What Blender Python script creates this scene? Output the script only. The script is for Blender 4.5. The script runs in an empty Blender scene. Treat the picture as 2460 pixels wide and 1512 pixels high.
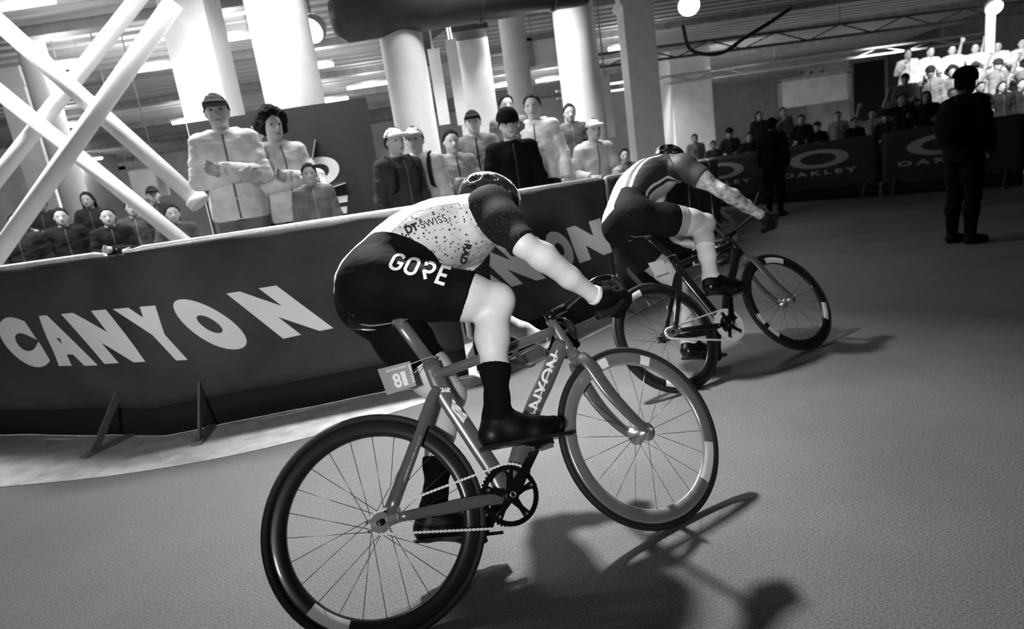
import bpy, bmesh, math, random
import numpy as np
from mathutils import Vector, Matrix
from mathutils.bvhtree import BVHTree

SC = bpy.context.scene
COL = SC.collection
PI = math.pi

# ---------------------------------------------------------------- camera
IMG_W, IMG_H = 2460.0, 1512.0
FPX, CAM_H = 1448.6, 1.236
PITCH, ROLL = math.radians(11.991), math.radians(8.32)
cam_data = bpy.data.cameras.new('camera')
cam_data.sensor_width = 36.0
cam_data.sensor_fit = 'HORIZONTAL'
cam_data.lens = FPX / IMG_W * 36.0
cam_data.clip_start, cam_data.clip_end = 0.05, 200.0
cam = bpy.data.objects.new('camera', cam_data)
COL.objects.link(cam)
_fw = Vector((0, math.cos(PITCH), -math.sin(PITCH)))
_up0 = Vector((0, math.sin(PITCH), math.cos(PITCH)))
_rt0 = Vector((1, 0, 0))
_rt = _rt0 * math.cos(ROLL) - _up0 * math.sin(ROLL)
_up = _up0 * math.cos(ROLL) + _rt0 * math.sin(ROLL)
cam.matrix_world = Matrix(((_rt.x, _up.x, -_fw.x, 0), (_rt.y, _up.y, -_fw.y, 0),
                           (_rt.z, _up.z, -_fw.z, CAM_H), (0, 0, 0, 1)))
cam_data.dof.use_dof = True
cam_data.dof.focus_distance = 2.15
cam_data.dof.aperture_fstop = 2.8
SC.camera = cam

# ---------------------------------------------------------------- world and exposure
world = bpy.data.worlds.new('world')
SC.world = world
world.use_nodes = True
world.node_tree.nodes['Background'].inputs[0].default_value = (1, 1, 1, 1)
world.node_tree.nodes['Background'].inputs[1].default_value = 0.030
SC.view_settings.view_transform = 'Standard'
SC.view_settings.look = 'None'
SC.view_settings.gamma = 1.0
SC.view_settings.use_curve_mapping = False
SC.view_settings.exposure = -0.15

# ---------------------------------------------------------------- lights of the hall, with two added fills
def area_light(name, loc, target, size, power, size_y=None, spread=180):
    d = bpy.data.lights.new(name, 'AREA')
    d.energy = power
    d.size = size
    if size_y:
        d.shape = 'RECTANGLE'
        d.size_y = size_y
    d.spread = math.radians(spread)
    o = bpy.data.objects.new(name, d)
    COL.objects.link(o)
    o.location = loc
    o.rotation_euler = (Vector(target) - Vector(loc)).to_track_quat('-Z', 'Y').to_euler()
    return o

area_light('track_flood_light', (-0.75, 4.7, 4.3), (0.05, 2.8, 0.2), 0.22, 105, spread=64)
area_light('camera_fill_light', (-0.7, -1.7, 1.9), (0.1, 2.35, 1.05), 0.3, 11.5, spread=42)  # added fill from the camera side to brighten the near cyclist
area_light('banner_fill_light', (-2.0, -1.3, 2.3), (-2.0, 4.0, 0.75), 0.35, 9, spread=50)  # added fill behind the camera to lift the banner letters
for _x, _y, _p in ((-6.2, 6.8, 230), (-4.3, 5.5, 170), (-1.9, 5.6, 110), (0.6, 7.2, 90), (-3.0, 9.5, 230), (0.2, 8.9, 190), (-6.5, 14.0, 300), (-0.5, 15.5, 300), (2.2, 17.0, 180), (8.0, 20.5, 620), (13.5, 20.0, 620), (4.5, 20.0, 260)):
    area_light('hall_ceiling_light', (_x, _y, 4.4), (_x, _y, 0), 1.6, _p, 0.3, spread=112)
area_light('stand_flood_light', (9.4, 11.6, 4.4), (11.6, 13.6, 2.2), 0.3, 120, spread=80)

# ---------------------------------------------------------------- pixels to places
def ray(px, py):
    U, V = px - IMG_W / 2, IMG_H / 2 - py
    return (_fw + _rt * (U / FPX) + _up * (V / FPX))

def on_ground(px, py, z=0.0):
    d = ray(px, py)
    t = (z - CAM_H) / d.z
    return Vector((0, 0, CAM_H)) + d * t

def at_depth(px, py, Y):
    d = ray(px, py)
    return Vector((0, 0, CAM_H)) + d * (Y / d.y)

def on_wall(px, py, a, b):
    """hit the vertical plane through ground points a and b"""
    d = ray(px, py)
    n = Vector((-(b[1] - a[1]), b[0] - a[0], 0))
    t = (Vector((a[0], a[1], 0)) - Vector((0, 0, CAM_H))).dot(n) / d.dot(n)
    return Vector((0, 0, CAM_H)) + d * t

# ---------------------------------------------------------------- materials
MATS = {}
def lin(v):
    v /= 255.0
    return v / 12.92 if v <= 0.04045 else ((v + 0.055) / 1.055) ** 2.4

def mat(name, v, rough=0.6, metal=0.0, noise=0.0, scale=20.0, bump=0.0, spec=0.5, coat=0.0, emit=0.0, alpha=1.0, stretch=None):
    """grey procedural material; v is an sRGB grey 0..255"""
    if name in MATS:
        return MATS[name]
    m = bpy.data.materials.new(name)
    m.use_nodes = True
    nt = m.node_tree
    b = nt.nodes['Principled BSDF']
    c = lin(v)
    b.inputs['Base Color'].default_value = (c, c, c, 1)
    b.inputs['Roughness'].default_value = rough
    b.inputs['Metallic'].default_value = metal
    b.inputs['Specular IOR Level'].default_value = spec
    b.inputs['Coat Weight'].default_value = coat
    b.inputs['Coat Roughness'].default_value = 0.08
    if emit:
        b.inputs['Emission Color'].default_value = (1, 1, 1, 1)
        b.inputs['Emission Strength'].default_value = emit
    if alpha < 1:
        b.inputs['Alpha'].default_value = alpha
    if noise or bump:
        tc = nt.nodes.new('ShaderNodeTexCoord')
        nz = nt.nodes.new('ShaderNodeTexNoise')
        nz.inputs['Scale'].default_value = scale
        nz.inputs['Detail'].default_value = 5
        src = tc.outputs['Object']
        if stretch:
            mp = nt.nodes.new('ShaderNodeMapping')
            mp.inputs['Scale'].default_value = stretch
            nt.links.new(src, mp.inputs['Vector'])
            src = mp.outputs['Vector']
        nt.links.new(src, nz.inputs['Vector'])
        if noise:
            rp = nt.nodes.new('ShaderNodeValToRGB')
            lo, hi = lin(max(0, v * (1 - noise))), lin(min(255, v * (1 + noise)))
            rp.color_ramp.elements[0].position = 0.3
            rp.color_ramp.elements[1].position = 0.7
            rp.color_ramp.elements[0].color = (lo, lo, lo, 1)
            rp.color_ramp.elements[1].color = (hi, hi, hi, 1)
            nt.links.new(nz.outputs['Fac'], rp.inputs['Fac'])
            nt.links.new(rp.outputs['Color'], b.inputs['Base Color'])
        if bump:
            bp = nt.nodes.new('ShaderNodeBump')
            bp.inputs['Strength'].default_value = bump
            bp.inputs['Distance'].default_value = 0.01
            nt.links.new(nz.outputs['Fac'], bp.inputs['Height'])
            nt.links.new(bp.outputs['Normal'], b.inputs['Normal'])
    MATS[name] = m
    return m

def math_node(nt, op, a, b=None, c=None):
    n = nt.nodes.new('ShaderNodeMath')
    n.operation = op
    for i, v in enumerate((a, b, c)):
        if v is None:
            continue
        if isinstance(v, (int, float)):
            n.inputs[i].default_value = v
        else:
            nt.links.new(v, n.inputs[i])
    return n.outputs[0]

# ---------------------------------------------------------------- objects
def link(name, mesh, parent=None, material=None):
    o = bpy.data.objects.new(name, mesh)
    COL.objects.link(o)
    if parent is not None:
        o.parent = parent
    if material is not None and mesh is not None and not mesh.materials:
        mesh.materials.append(material)
    return o

def tag(o, label=None, cat=None, group=None, kind=None):
    if label:
        o['label'] = label
    if cat:
        o['category'] = cat
    if group:
        o['group'] = group
    if kind:
        o['kind'] = kind
    return o

def thing(name, label, cat, loc=(0, 0, 0), rotz=0.0, group=None, matrix=None):
    o = bpy.data.objects.new(name, None)
    COL.objects.link(o)
    o.empty_display_size = 0.1
    if matrix is not None:
        o.matrix_world = matrix
    else:
        o.location = loc
        o.rotation_euler = (0, 0, rotz)
    return tag(o, label, cat, group)

def mesh_of(name, V, F, smooth=False, material=None):
    me = bpy.data.meshes.new(name)
    me.from_pydata([tuple(map(float, v)) for v in V], [], [tuple(f) for f in F])
    me.update()
    if smooth:
        me.polygons.foreach_set('use_smooth', [True] * len(me.polygons))
    if material:
        me.materials.append(material)
    return me

class MB:
    """collects simple solids into one mesh"""
    def __init__(s):
        s.V, s.F, s.S = [], [], []
    def add(s, V, F, smooth=False):
        n = len(s.V)
        s.V += [tuple(v) for v in V]
        s.F += [tuple(i + n for i in f) for f in F]
        s.S += [smooth] * len(F)
        return s
    def box(s, c, size, R=None):
        hx, hy, hz = size[0] / 2, size[1] / 2, size[2] / 2
        P = [Vector((x, y, z)) for x in (-hx, hx) for y in (-hy, hy) for z in (-hz, hz)]
        if R is not None:
            P = [R @ p for p in P]
        c = Vector(c)
        return s.add([p + c for p in P], [(0, 1, 3, 2), (4, 6, 7, 5), (0, 4, 5, 1), (2, 3, 7, 6), (0, 2, 6, 4), (1, 5, 7, 3)])
    def bar(s, a, b, w, h, up=(0, 0, 1)):
        a, b = Vector(a), Vector(b)
        d = (b - a)
        L = d.length
        d = d.normalized()
        u = Vector(up)
        if abs(u.dot(d)) > 0.98:
            u = Vector((0, 1, 0))
        x = d.cross(u).normalized()
        z = x.cross(d)
        R = Matrix((x, d, z)).transposed()
        return s.box((a + b) / 2, (w, L, h), R)
    def tube(s, pts, r, n=12, ry=None, up=(0, 1, 0), caps=True, closed=False):
        """sweep; r and ry are numbers or lists: r along the `up`-perpendicular axis, ry along `up`"""
        P = [Vector(p) for p in pts]
        m = len(P)
        rr = r if isinstance(r, (list, tuple)) else [r] * m
        r2 = rr if ry is None else (ry if isinstance(ry, (list, tuple)) else [ry] * m)
        V, F = [], []
        for i in range(m):
            if closed:
                t = P[(i + 1) % m] - P[i - 1]
            else:
                t = P[min(i + 1, m - 1)] - P[max(i - 1, 0)]
            t = t.normalized()
            u = Vector(up)
            u = u - t * u.dot(t)
            if u.length < 1e-4:
                u = Vector((1, 0, 0)) - t * t.x
            u = u.normalized()
            w = t.cross(u)
            for k in range(n):
                a = 2 * PI * k / n
                V.append(P[i] + w * (math.cos(a) * rr[i]) + u * (math.sin(a) * r2[i]))
        rng = m if closed else m - 1
        for i in range(rng):
            for k in range(n):
                a, b = i * n + k, i * n + (k + 1) % n
                j = ((i + 1) % m) * n
                F.append((a, b, j + (k + 1) % n, j + k))
        s.add(V, F, True)
        if caps and not closed:
            o = len(s.V) - len(V)
            s.F.append(tuple(o + k for k in range(n))[::-1])
            s.F.append(tuple(o + (m - 1) * n + k for k in range(n)))
            s.S += [False, False]
        return s
    def lathe(s, c, axis, prof, n=32, smooth=True):
        """prof: (radius, offset along axis)"""
        c, ax = Vector(c), Vector(axis).normalized()
        u = Vector((0, 0, 1)) if abs(ax.z) < 0.9 else Vector((1, 0, 0))
        x = ax.cross(u).normalized()
        y = ax.cross(x)
        V, F = [], []
        m = len(prof)
        for k in range(n):
            a = 2 * PI * k / n
            dirv = x * math.cos(a) + y * math.sin(a)
            for (r, o) in prof:
                V.append(c + ax * o + dirv * r)
        for k in range(n):
            k2 = (k + 1) % n
            for i in range(m - 1):
                F.append((k * m + i, k2 * m + i, k2 * m + i + 1, k * m + i + 1))
        return s.add(V, F, smooth)
    def ball(s, c, r, n=12, m=8, R=None):
        r = (r, r, r) if isinstance(r, (int, float)) else r
        V, F = [], []
        c = Vector(c)
        for i in range(m + 1):
            ph = PI * i / m
            for k in range(n):
                a = 2 * PI * k / n
                p = Vector((r[0] * math.sin(ph) * math.cos(a), r[1] * math.sin(ph) * math.sin(a), r[2] * math.cos(ph)))
                V.append((R @ p if R is not None else p) + c)
        for i in range(m):
            for k in range(n):
                F.append((i * n + k, (i + 1) * n + k, (i + 1) * n + (k + 1) % n, i * n + (k + 1) % n))
        return s.add(V, F, True)
    def poly(s, pts, thick=None):
        P = [Vector(p) for p in pts]
        if thick is None:
            return s.add(P, [tuple(range(len(P)))])
        t = Vector(thick)
        n = len(P)
        Q = P + [p + t for p in P]
        F = [tuple(range(n))[::-1], tuple(range(n, 2 * n))]
        F += [(i, (i + 1) % n, n + (i + 1) % n, n + i) for i in range(n)]
        return s.add(Q, F)
    def xf(s, fn):
        s.V = [tuple(fn(Vector(v))) for v in s.V]
        return s
    def mesh(s, name, material=None):
        me = bpy.data.meshes.new(name)
        me.from_pydata(s.V, [], s.F)
        me.update()
        me.polygons.foreach_set('use_smooth', s.S)
        if material:
            me.materials.append(material)
        return me
    def build(s, name, material=None, parent=None):
        return link(name, s.mesh(name, material), parent)

def bezier(p0, p1, p2, p3, n=10):
    p0, p1, p2, p3 = map(Vector, (p0, p1, p2, p3))
    return [p0 * (1 - t) ** 3 + p1 * 3 * t * (1 - t) ** 2 + p2 * 3 * t * t * (1 - t) + p3 * t ** 3 for t in [i / n for i in range(n + 1)]]

def smoothline(pts, n=6):
    """Catmull-Rom through pts"""
    P = [Vector(p) for p in pts]
    P = [P[0] * 2 - P[1]] + P + [P[-1] * 2 - P[-2]]
    out = []
    for i in range(1, len(P) - 2):
        a, b, c, d = P[i - 1:i + 3]
        for k in range(n):
            t = k / n
            out.append(0.5 * ((2 * b) + (c - a) * t + (2 * a - 5 * b + 4 * c - d) * t * t + (3 * b - a - 3 * c + d) * t ** 3))
    out.append(P[-2])
    return out

# ---------------------------------------------------------------- flat lettering, wrapped on surfaces
def text_flat(body, bold=0.0, spacing=1.0):
    """glyph outlines of the built-in font as (verts 2d, faces), scaled to x 0..w, y 0..1 (cap height)"""
    cu = bpy.data.curves.new('lettering', 'FONT')
    cu.body = body
    cu.size = 1.0
    cu.offset = bold
    cu.space_character = spacing
    cu.resolution_u = 8
    o = bpy.data.objects.new('lettering', cu)
    COL.objects.link(o)
    dg = bpy.context.evaluated_depsgraph_get()
    me = bpy.data.meshes.new_from_object(o.evaluated_get(dg))
    bpy.data.objects.remove(o)
    V = np.array([v.co[:2] for v in me.vertices])
    F = [tuple(p.vertices) for p in me.polygons]
    bpy.data.meshes.remove(me)
    bpy.data.curves.remove(cu)
    V = V - V.min(0)
    V /= V[:, 1].max()
    return V, F

def ribbon_text(strokes, w):
    """strokes: polylines in 2d; returns mesh of mitred ribbons of width w"""
    V, F = [], []
    for st in strokes:
        P = [Vector((p[0], p[1])) for p in st]
        n = len(P)
        closed = (P[0] - P[-1]).length < 1e-6
        if closed:
            P = P[:-1]
            n -= 1
        base = len(V)
        for i in range(n):
            if closed:
                a, b = P[i - 1], P[(i + 1) % n]
            else:
                a, b = P[max(i - 1, 0)], P[min(i + 1, n - 1)]
            d1 = (P[i] - a).normalized() if (P[i] - a).length > 1e-9 else (b - P[i]).normalized()
            d2 = (b - P[i]).normalized() if (b - P[i]).length > 1e-9 else d1
            t = (d1 + d2)
            t = t.normalized() if t.length > 1e-6 else d1
            nn = Vector((-t.y, t.x))
            k = 1.0 / max(0.5, abs(nn.dot(Vector((-d1.y, d1.x)))))
            V.append(P[i] + nn * (w / 2 * k))
            V.append(P[i] - nn * (w / 2 * k))
        m = n if closed else n - 1
        for i in range(m):
            j = (i + 1) % n
            F.append((base + 2 * i, base + 2 * i + 1, base + 2 * j + 1, base + 2 * j))
    return np.array([tuple(v) for v in V]), F

def wrap_flat(name, VF, fn, material, parent=None, cuts=0.0):
    """put flat lettering on a surface: fn(u,v) -> 3d point; cuts = grid step so it can bend"""
    V, F = VF
    bm = bmesh.new()
    vs = [bm.verts.new((x, y, 0)) for x, y in V]
    for f in F:
        try:
            bm.faces.new([vs[i] for i in f])
        except ValueError:
            pass
    if cuts:
        for ax in (0, 1):
            lo, hi = V[:, ax].min(), V[:, ax].max()
            k = lo + cuts
            while k < hi:
                co = [0, 0, 0]
                no = [0, 0, 0]
                co[ax] = k
                no[ax] = 1
                bmesh.ops.bisect_plane(bm, geom=bm.verts[:] + bm.edges[:] + bm.faces[:], plane_co=co, plane_no=no)
                k += cuts
    bmesh.ops.triangulate(bm, faces=[f for f in bm.faces if len(f.verts) > 4])
    for v in bm.verts:
        v.co = fn(v.co.x, v.co.y)
    me = bpy.data.meshes.new(name)
    bm.to_mesh(me)
    bm.free()
    me.materials.append(material)
    return link(name, me, parent)

# ---------------------------------------------------------------- implicit surfaces for bodies and clothes
class SDF:
    """smooth union of round cones and ellipsoids, sampled on a grid and meshed with surface nets"""
    def __init__(s):
        s.P = []
    def cone(s, a, ra, b, rb, k=0.03):
        s.P.append(('c', np.array(a, float), ra, np.array(b, float), rb, k))
        return s
    def chain(s, pts, rs, k=0.02):
        for i in range(len(pts) - 1):
            s.cone(pts[i], rs[i], pts[i + 1], rs[i + 1], k)
        return s
    def ell(s, c, r, R=None, k=0.03):
        s.P.append(('e', np.array(c, float), np.array(r, float) * np.ones(3), None if R is None else np.array(R.to_3x3()), 0, k))
        return s
    def plus(s, *others):
        t = SDF()
        t.P = list(s.P)
        for o in others:
            t.P += o.P
        return t
    def bounds(s):
        lo, hi = np.full(3, 1e9), np.full(3, -1e9)
        for p in s.P:
            if p[0] == 'c':
                for q, r in ((p[1], p[2]), (p[3], p[4])):
                    lo, hi = np.minimum(lo, q - r), np.maximum(hi, q + r)
            else:
                r = p[2].max() if p[3] is not None else p[2]
                lo, hi = np.minimum(lo, p[1] - r), np.maximum(hi, p[1] + r)
        return lo, hi
    def sample(s, lo, hi, h):
        n = np.ceil((hi - lo) / h).astype(int) + 1
        ax = [lo[i] + h * np.arange(n[i]) for i in range(3)]
        D = np.full(n, 0.5, np.float32)
        for p in s.P:
            k = p[5]
            if p[0] == 'c':
                l = np.minimum(p[1] - p[2], p[3] - p[4])
                u = np.maximum(p[1] + p[2], p[3] + p[4])
            else:
                r = np.full(3, p[2].max()) if p[3] is not None else p[2]
                l, u = p[1] - r, p[1] + r
            mg = k + 0.05
            i0 = np.clip(((l - mg - lo) / h).astype(int), 0, n - 1)
            i1 = np.clip(((u + mg - lo) / h).astype(int) + 2, 1, n)
            if (i1 <= i0).any():
                continue
            X = ax[0][i0[0]:i1[0], None, None]
            Y = ax[1][None, i0[1]:i1[1], None]
            Z = ax[2][None, None, i0[2]:i1[2]]
            if p[0] == 'c':
                a, b = p[1], p[3]
                ab = b - a
                L = max(ab @ ab, 1e-12)
                t = np.clip(((X - a[0]) * ab[0] + (Y - a[1]) * ab[1] + (Z - a[2]) * ab[2]) / L, 0, 1)
                d = np.sqrt((X - a[0] - t * ab[0]) ** 2 + (Y - a[1] - t * ab[1]) ** 2 + (Z - a[2] - t * ab[2]) ** 2) - (p[2] + t * (p[4] - p[2]))
            else:
                x, y, z = X - p[1][0], Y - p[1][1], Z - p[1][2]
                if p[3] is not None:
                    R = p[3]
                    x, y, z = (R[0, 0] * x + R[1, 0] * y + R[2, 0] * z, R[0, 1] * x + R[1, 1] * y + R[2, 1] * z, R[0, 2] * x + R[1, 2] * y + R[2, 2] * z)
                r = p[2]
                k0 = np.sqrt((x / r[0]) ** 2 + (y / r[1]) ** 2 + (z / r[2]) ** 2)
                k1 = np.sqrt((x / r[0] ** 2) ** 2 + (y / r[1] ** 2) ** 2 + (z / r[2] ** 2) ** 2) + 1e-9
                d = k0 * (k0 - 1) / k1
            sl = tuple(slice(i0[q], i1[q]) for q in range(3))
            A = D[sl]
            hh = np.maximum(k - np.abs(A - d), 0) / k
            D[sl] = np.minimum(A, d) - hh * hh * k * 0.25
        return D, ax
    def mesh(s, name, h, material=None, grow=0.0, cut=None, inner=None, relax=2):
        """grow: offset outwards; cut(X,Y,Z) -> signed field, kept where negative; inner: hollow out"""
        lo, hi = s.bounds()
        lo, hi = lo - grow - 2.5 * h - 0.01, hi + grow + 2.5 * h + 0.01
        D, ax = s.sample(lo, hi, h)
        D = D - grow
        if inner is not None:
            D = np.maximum(D, -(D + inner))
        if cut is not None:
            D = np.maximum(D, cut(ax[0][:, None, None], ax[1][None, :, None], ax[2][None, None, :]))
        V, F = surface_net(D, lo, h)
        if relax:
            V = relaxed(V, F, relax)
        me = bpy.data.meshes.new(name)
        nv, nf = len(V), len(F)
        me.vertices.add(nv)
        me.vertices.foreach_set('co', V.astype(np.float32).ravel())
        me.loops.add(nf * 4)
        me.loops.foreach_set('vertex_index', F.astype(np.int32).ravel())
        me.polygons.add(nf)
        me.polygons.foreach_set('loop_start', np.arange(0, nf * 4, 4, dtype=np.int32))
        me.polygons.foreach_set('use_smooth', np.ones(nf, bool))
        me.update(calc_edges=True)
        me.validate()
        if material:
            me.materials.append(material)
        return me

def surface_net(D, org, h):
    S = D < 0
    nx, ny, nz = D.shape
    acc = np.zeros((nx - 1, ny - 1, nz - 1, 3), np.float32)
    cnt = np.zeros((nx - 1, ny - 1, nz - 1), np.float32)
    cs = [(i, j, k) for i in (0, 1) for j in (0, 1) for k in (0, 1)]
    sl = lambda c: D[c[0]:nx - 1 + c[0], c[1]:ny - 1 + c[1], c[2]:nz - 1 + c[2]]
    inside = sum((sl(c) < 0).astype(np.int8) for c in cs)
    mask = (inside > 0) & (inside < 8)
    idx = np.argwhere(mask)
    vals = np.stack([sl(c)[mask] for c in cs], 1)
    C = np.array(cs, np.float32)
    P = np.zeros((len(idx), 3), np.float32)
    n = np.zeros(len(idx), np.float32)
    for a in range(8):
        for b in range(a + 1, 8):
            if np.abs(C[a] - C[b]).sum() != 1:
                continue
            va, vb = vals[:, a], vals[:, b]
            m = (va < 0) != (vb < 0)
            t = np.where(m, va / np.where(m, va - vb, 1), 0)
            P += np.where(m[:, None], C[a] + t[:, None] * (C[b] - C[a]), 0)
            n += m
    V = (idx + P / n[:, None]) * h + org
    ID = -np.ones(mask.shape, np.int64)
    ID[mask] = np.arange(len(idx))
    quads = []
    for axis in range(3):
        o1, o2 = (axis + 1) % 3, (axis + 2) % 3
        a = [slice(None)] * 3
        b = [slice(None)] * 3
        a[axis] = slice(0, D.shape[axis] - 1)
        b[axis] = slice(1, D.shape[axis])
        for o in (o1, o2):
            a[o] = slice(1, D.shape[o] - 1)
            b[o] = slice(1, D.shape[o] - 1)
        sa, sb = S[tuple(a)], S[tuple(b)]
        e = np.argwhere(sa != sb)
        if len(e) == 0:
            continue
        flip = sa[tuple(e.T)]
        e[:, o1] += 1
        e[:, o2] += 1
        def cell(d1, d2):
            q = e.copy()
            q[:, o1] -= d1
            q[:, o2] -= d2
            return ID[q[:, 0], q[:, 1], q[:, 2]]
        q = np.stack([cell(1, 1), cell(0, 1), cell(0, 0), cell(1, 0)], 1)
        q[~flip] = q[~flip][:, ::-1]
        quads.append(q)
    F = np.concatenate(quads)
    F = F[(F >= 0).all(1)]
    return V, F

def relaxed(V, F, n):
    """even out the sampling steps along cut edges without shrinking"""
    E = np.concatenate([F[:, [0, 1]], F[:, [1, 2]], F[:, [2, 3]], F[:, [3, 0]]])
    deg = np.bincount(E.ravel(), minlength=len(V))[:, None].astype(np.float64)
    V = V.astype(np.float64)
    for i in range(n):
        for f in (0.55, -0.5):
            S = np.zeros_like(V)
            for k in range(3):
                S[:, k] = np.bincount(E[:, 0], V[E[:, 1], k], len(V)) + np.bincount(E[:, 1], V[E[:, 0], k], len(V))
            V = V + f * (S / np.maximum(deg, 1) - V)
    return V

def halfspace(p, n):
    """negative on the side n points away from"""
    p, n = np.array(p, float), np.array(n, float)
    n = n / np.linalg.norm(n)
    return lambda X, Y, Z: (X - p[0]) * n[0] + (Y - p[1]) * n[1] + (Z - p[2]) * n[2]

def both(*fs):
    def f(X, Y, Z):
        d = fs[0](X, Y, Z)
        for g in fs[1:]:
            d = np.maximum(d, g(X, Y, Z))
        return d
    return f

def either(*fs):
    def f(X, Y, Z):
        d = fs[0](X, Y, Z)
        for g in fs[1:]:
            d = np.minimum(d, g(X, Y, Z))
        return d
    return f

def bvh_of(me):
    return BVHTree.FromPolygons([v.co for v in me.vertices], [tuple(p.vertices) for p in me.polygons])

def wrinkle(me, amp, freq, seed):
    """soft folds in loose cloth"""
    from mathutils import noise
    off = Vector((seed * 7.1, 3.3, 1.7))
    n = len(me.vertices)
    co, nm = np.zeros(n * 3, np.float32), np.zeros(n * 3, np.float32)
    me.vertices.foreach_get('co', co)
    me.vertices.foreach_get('normal', nm)
    co, nm = co.reshape(-1, 3), nm.reshape(-1, 3)
    q = co * np.array((freq, freq, freq * 2.1), np.float32) + np.array(off, np.float32)
    a = np.array([noise.noise(p) + 0.5 * noise.noise(p * 2.3) for p in map(Vector, q.tolist())], np.float32)
    me.vertices.foreach_set('co', (co + nm * (a * amp)[:, None]).ravel())
    me.update()

# ================================================================ the setting: floor and kerb strip
def floor_material():
    m = bpy.data.materials.new('asphalt')
    m.use_nodes = True
    nt = m.node_tree
    b = nt.nodes['Principled BSDF']
    tc = nt.nodes.new('ShaderNodeTexCoord')
    n1 = nt.nodes.new('ShaderNodeTexNoise')
    n1.inputs['Scale'].default_value = 160
    n1.inputs['Detail'].default_value = 6
    n2 = nt.nodes.new('ShaderNodeTexNoise')
    n2.inputs['Scale'].default_value = 1.7
    n2.inputs['Detail'].default_value = 4
    for n in (n1, n2):
        nt.links.new(tc.outputs['Object'], n.inputs['Vector'])
    r1 = nt.nodes.new('ShaderNodeValToRGB')
    r1.color_ramp.elements[0].position, r1.color_ramp.elements[1].position = 0.35, 0.66
    a, c = lin(74), lin(108)
    r1.color_ramp.elements[0].color, r1.color_ramp.elements[1].color = (a, a, a, 1), (c, c, c, 1)
    r2 = nt.nodes.new('ShaderNodeValToRGB')
    r2.color_ramp.elements[0].position, r2.color_ramp.elements[1].position = 0.3, 0.7
    r2.color_ramp.elements[0].color, r2.color_ramp.elements[1].color = (.78, .78, .78, 1), (1, 1, 1, 1)
    mx = nt.nodes.new('ShaderNodeMix')
    mx.data_type = 'RGBA'
    mx.blend_type = 'MULTIPLY'
    mx.inputs[0].default_value = 1
    nt.links.new(n1.outputs['Fac'], r1.inputs['Fac'])
    nt.links.new(n2.outputs['Fac'], r2.inputs['Fac'])
    nt.links.new(r1.outputs['Color'], mx.inputs[6])
    nt.links.new(r2.outputs['Color'], mx.inputs[7])
    nt.links.new(mx.outputs[2], b.inputs['Base Color'])
    bp = nt.nodes.new('ShaderNodeBump')
    bp.inputs['Strength'].default_value = 0.5
    bp.inputs['Distance'].default_value = 0.004
    nt.links.new(n1.outputs['Fac'], bp.inputs['Height'])
    nt.links.new(bp.outputs['Normal'], b.inputs['Normal'])
    b.inputs['Roughness'].default_value = 0.75
    b.inputs['Specular IOR Level'].default_value = 0.3
    return m

FLOOR_M = floor_material()
o = MB().box((2, 9, -0.06), (44, 46, 0.12)).build('floor', FLOOR_M)
tag(o, 'dark asphalt of the race track', kind='structure')

# smooth concrete strip along the foot of the barriers
STRIP = smoothline([(-6.0, 3.75), (-4.4, 3.42), (-3.0, 3.2), (-2.2, 3.12), (-1.47, 3.2), (-0.75, 3.5), (-0.03, 3.98), (0.67, 4.66), (1.6, 5.75), (2.75, 7.4), (3.9, 10.0), (4.7, 13.4)], 6)
BACK = smoothline([(-6.0, 5.6), (-4.4, 4.95), (-3.0, 4.45), (-2.2, 4.25), (-1.47, 4.3), (-0.75, 4.6), (-0.4, 4.9), (0.2, 5.5), (1.0, 6.5), (2.1, 8.1), (3.2, 10.6), (4.1, 13.8)], 6)
V, F = [], []
for p, q in zip(STRIP, BACK):
    V += [(p.x, p.y, 0.004), (q.x, q.y, 0.004), (p.x, p.y, -0.02), (q.x, q.y, -0.02)]
for i in range(len(STRIP) - 1):
    a, b = 4 * i, 4 * i + 4
    F += [(a, b, b + 1, a + 1), (a, a + 2, b + 2, b)]
o = link('floor_edge_strip', mesh_of('floor_edge_strip', V, F, material=mat('concrete_strip', 158, 0.7, noise=0.12, scale=9, bump=0.1)))
tag(o, 'pale smooth concrete strip along the foot of the barriers', kind='structure')

# ================================================================ crowd barriers with banners
BH = 1.20
LEFT = [((-4.75, 4.60), (-2.36, 3.70)), ((-2.24, 3.69), (-0.36, 4.03)), ((-0.31, 4.07), (0.97, 5.52)), ((1.0, 5.57), (2.2, 7.1)),
        ((2.24, 7.16), (3.1, 8.9)), ((3.13, 8.97), (3.9, 10.75)), ((3.92, 10.8), (4.45, 12.6)), ((4.46, 12.65), (4.62, 14.7))]
RIGHT = [((4.75, 15.35), (6.1, 13.62)), ((6.15, 13.56), (7.5, 11.9)), ((7.55, 11.84), (8.9, 10.2)), ((8.95, 10.14), (10.3, 8.5))]
M_STEEL = mat('galvanised_steel', 222, 0.38, 0.2, noise=0.1, scale=30)
M_DARKSTEEL = mat('dark_barrier_steel', 44, 0.5, 0.5)
M_FOOT = mat('barrier_foot_steel', 120, 0.5, 0.5, noise=0.12, scale=20)

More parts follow.
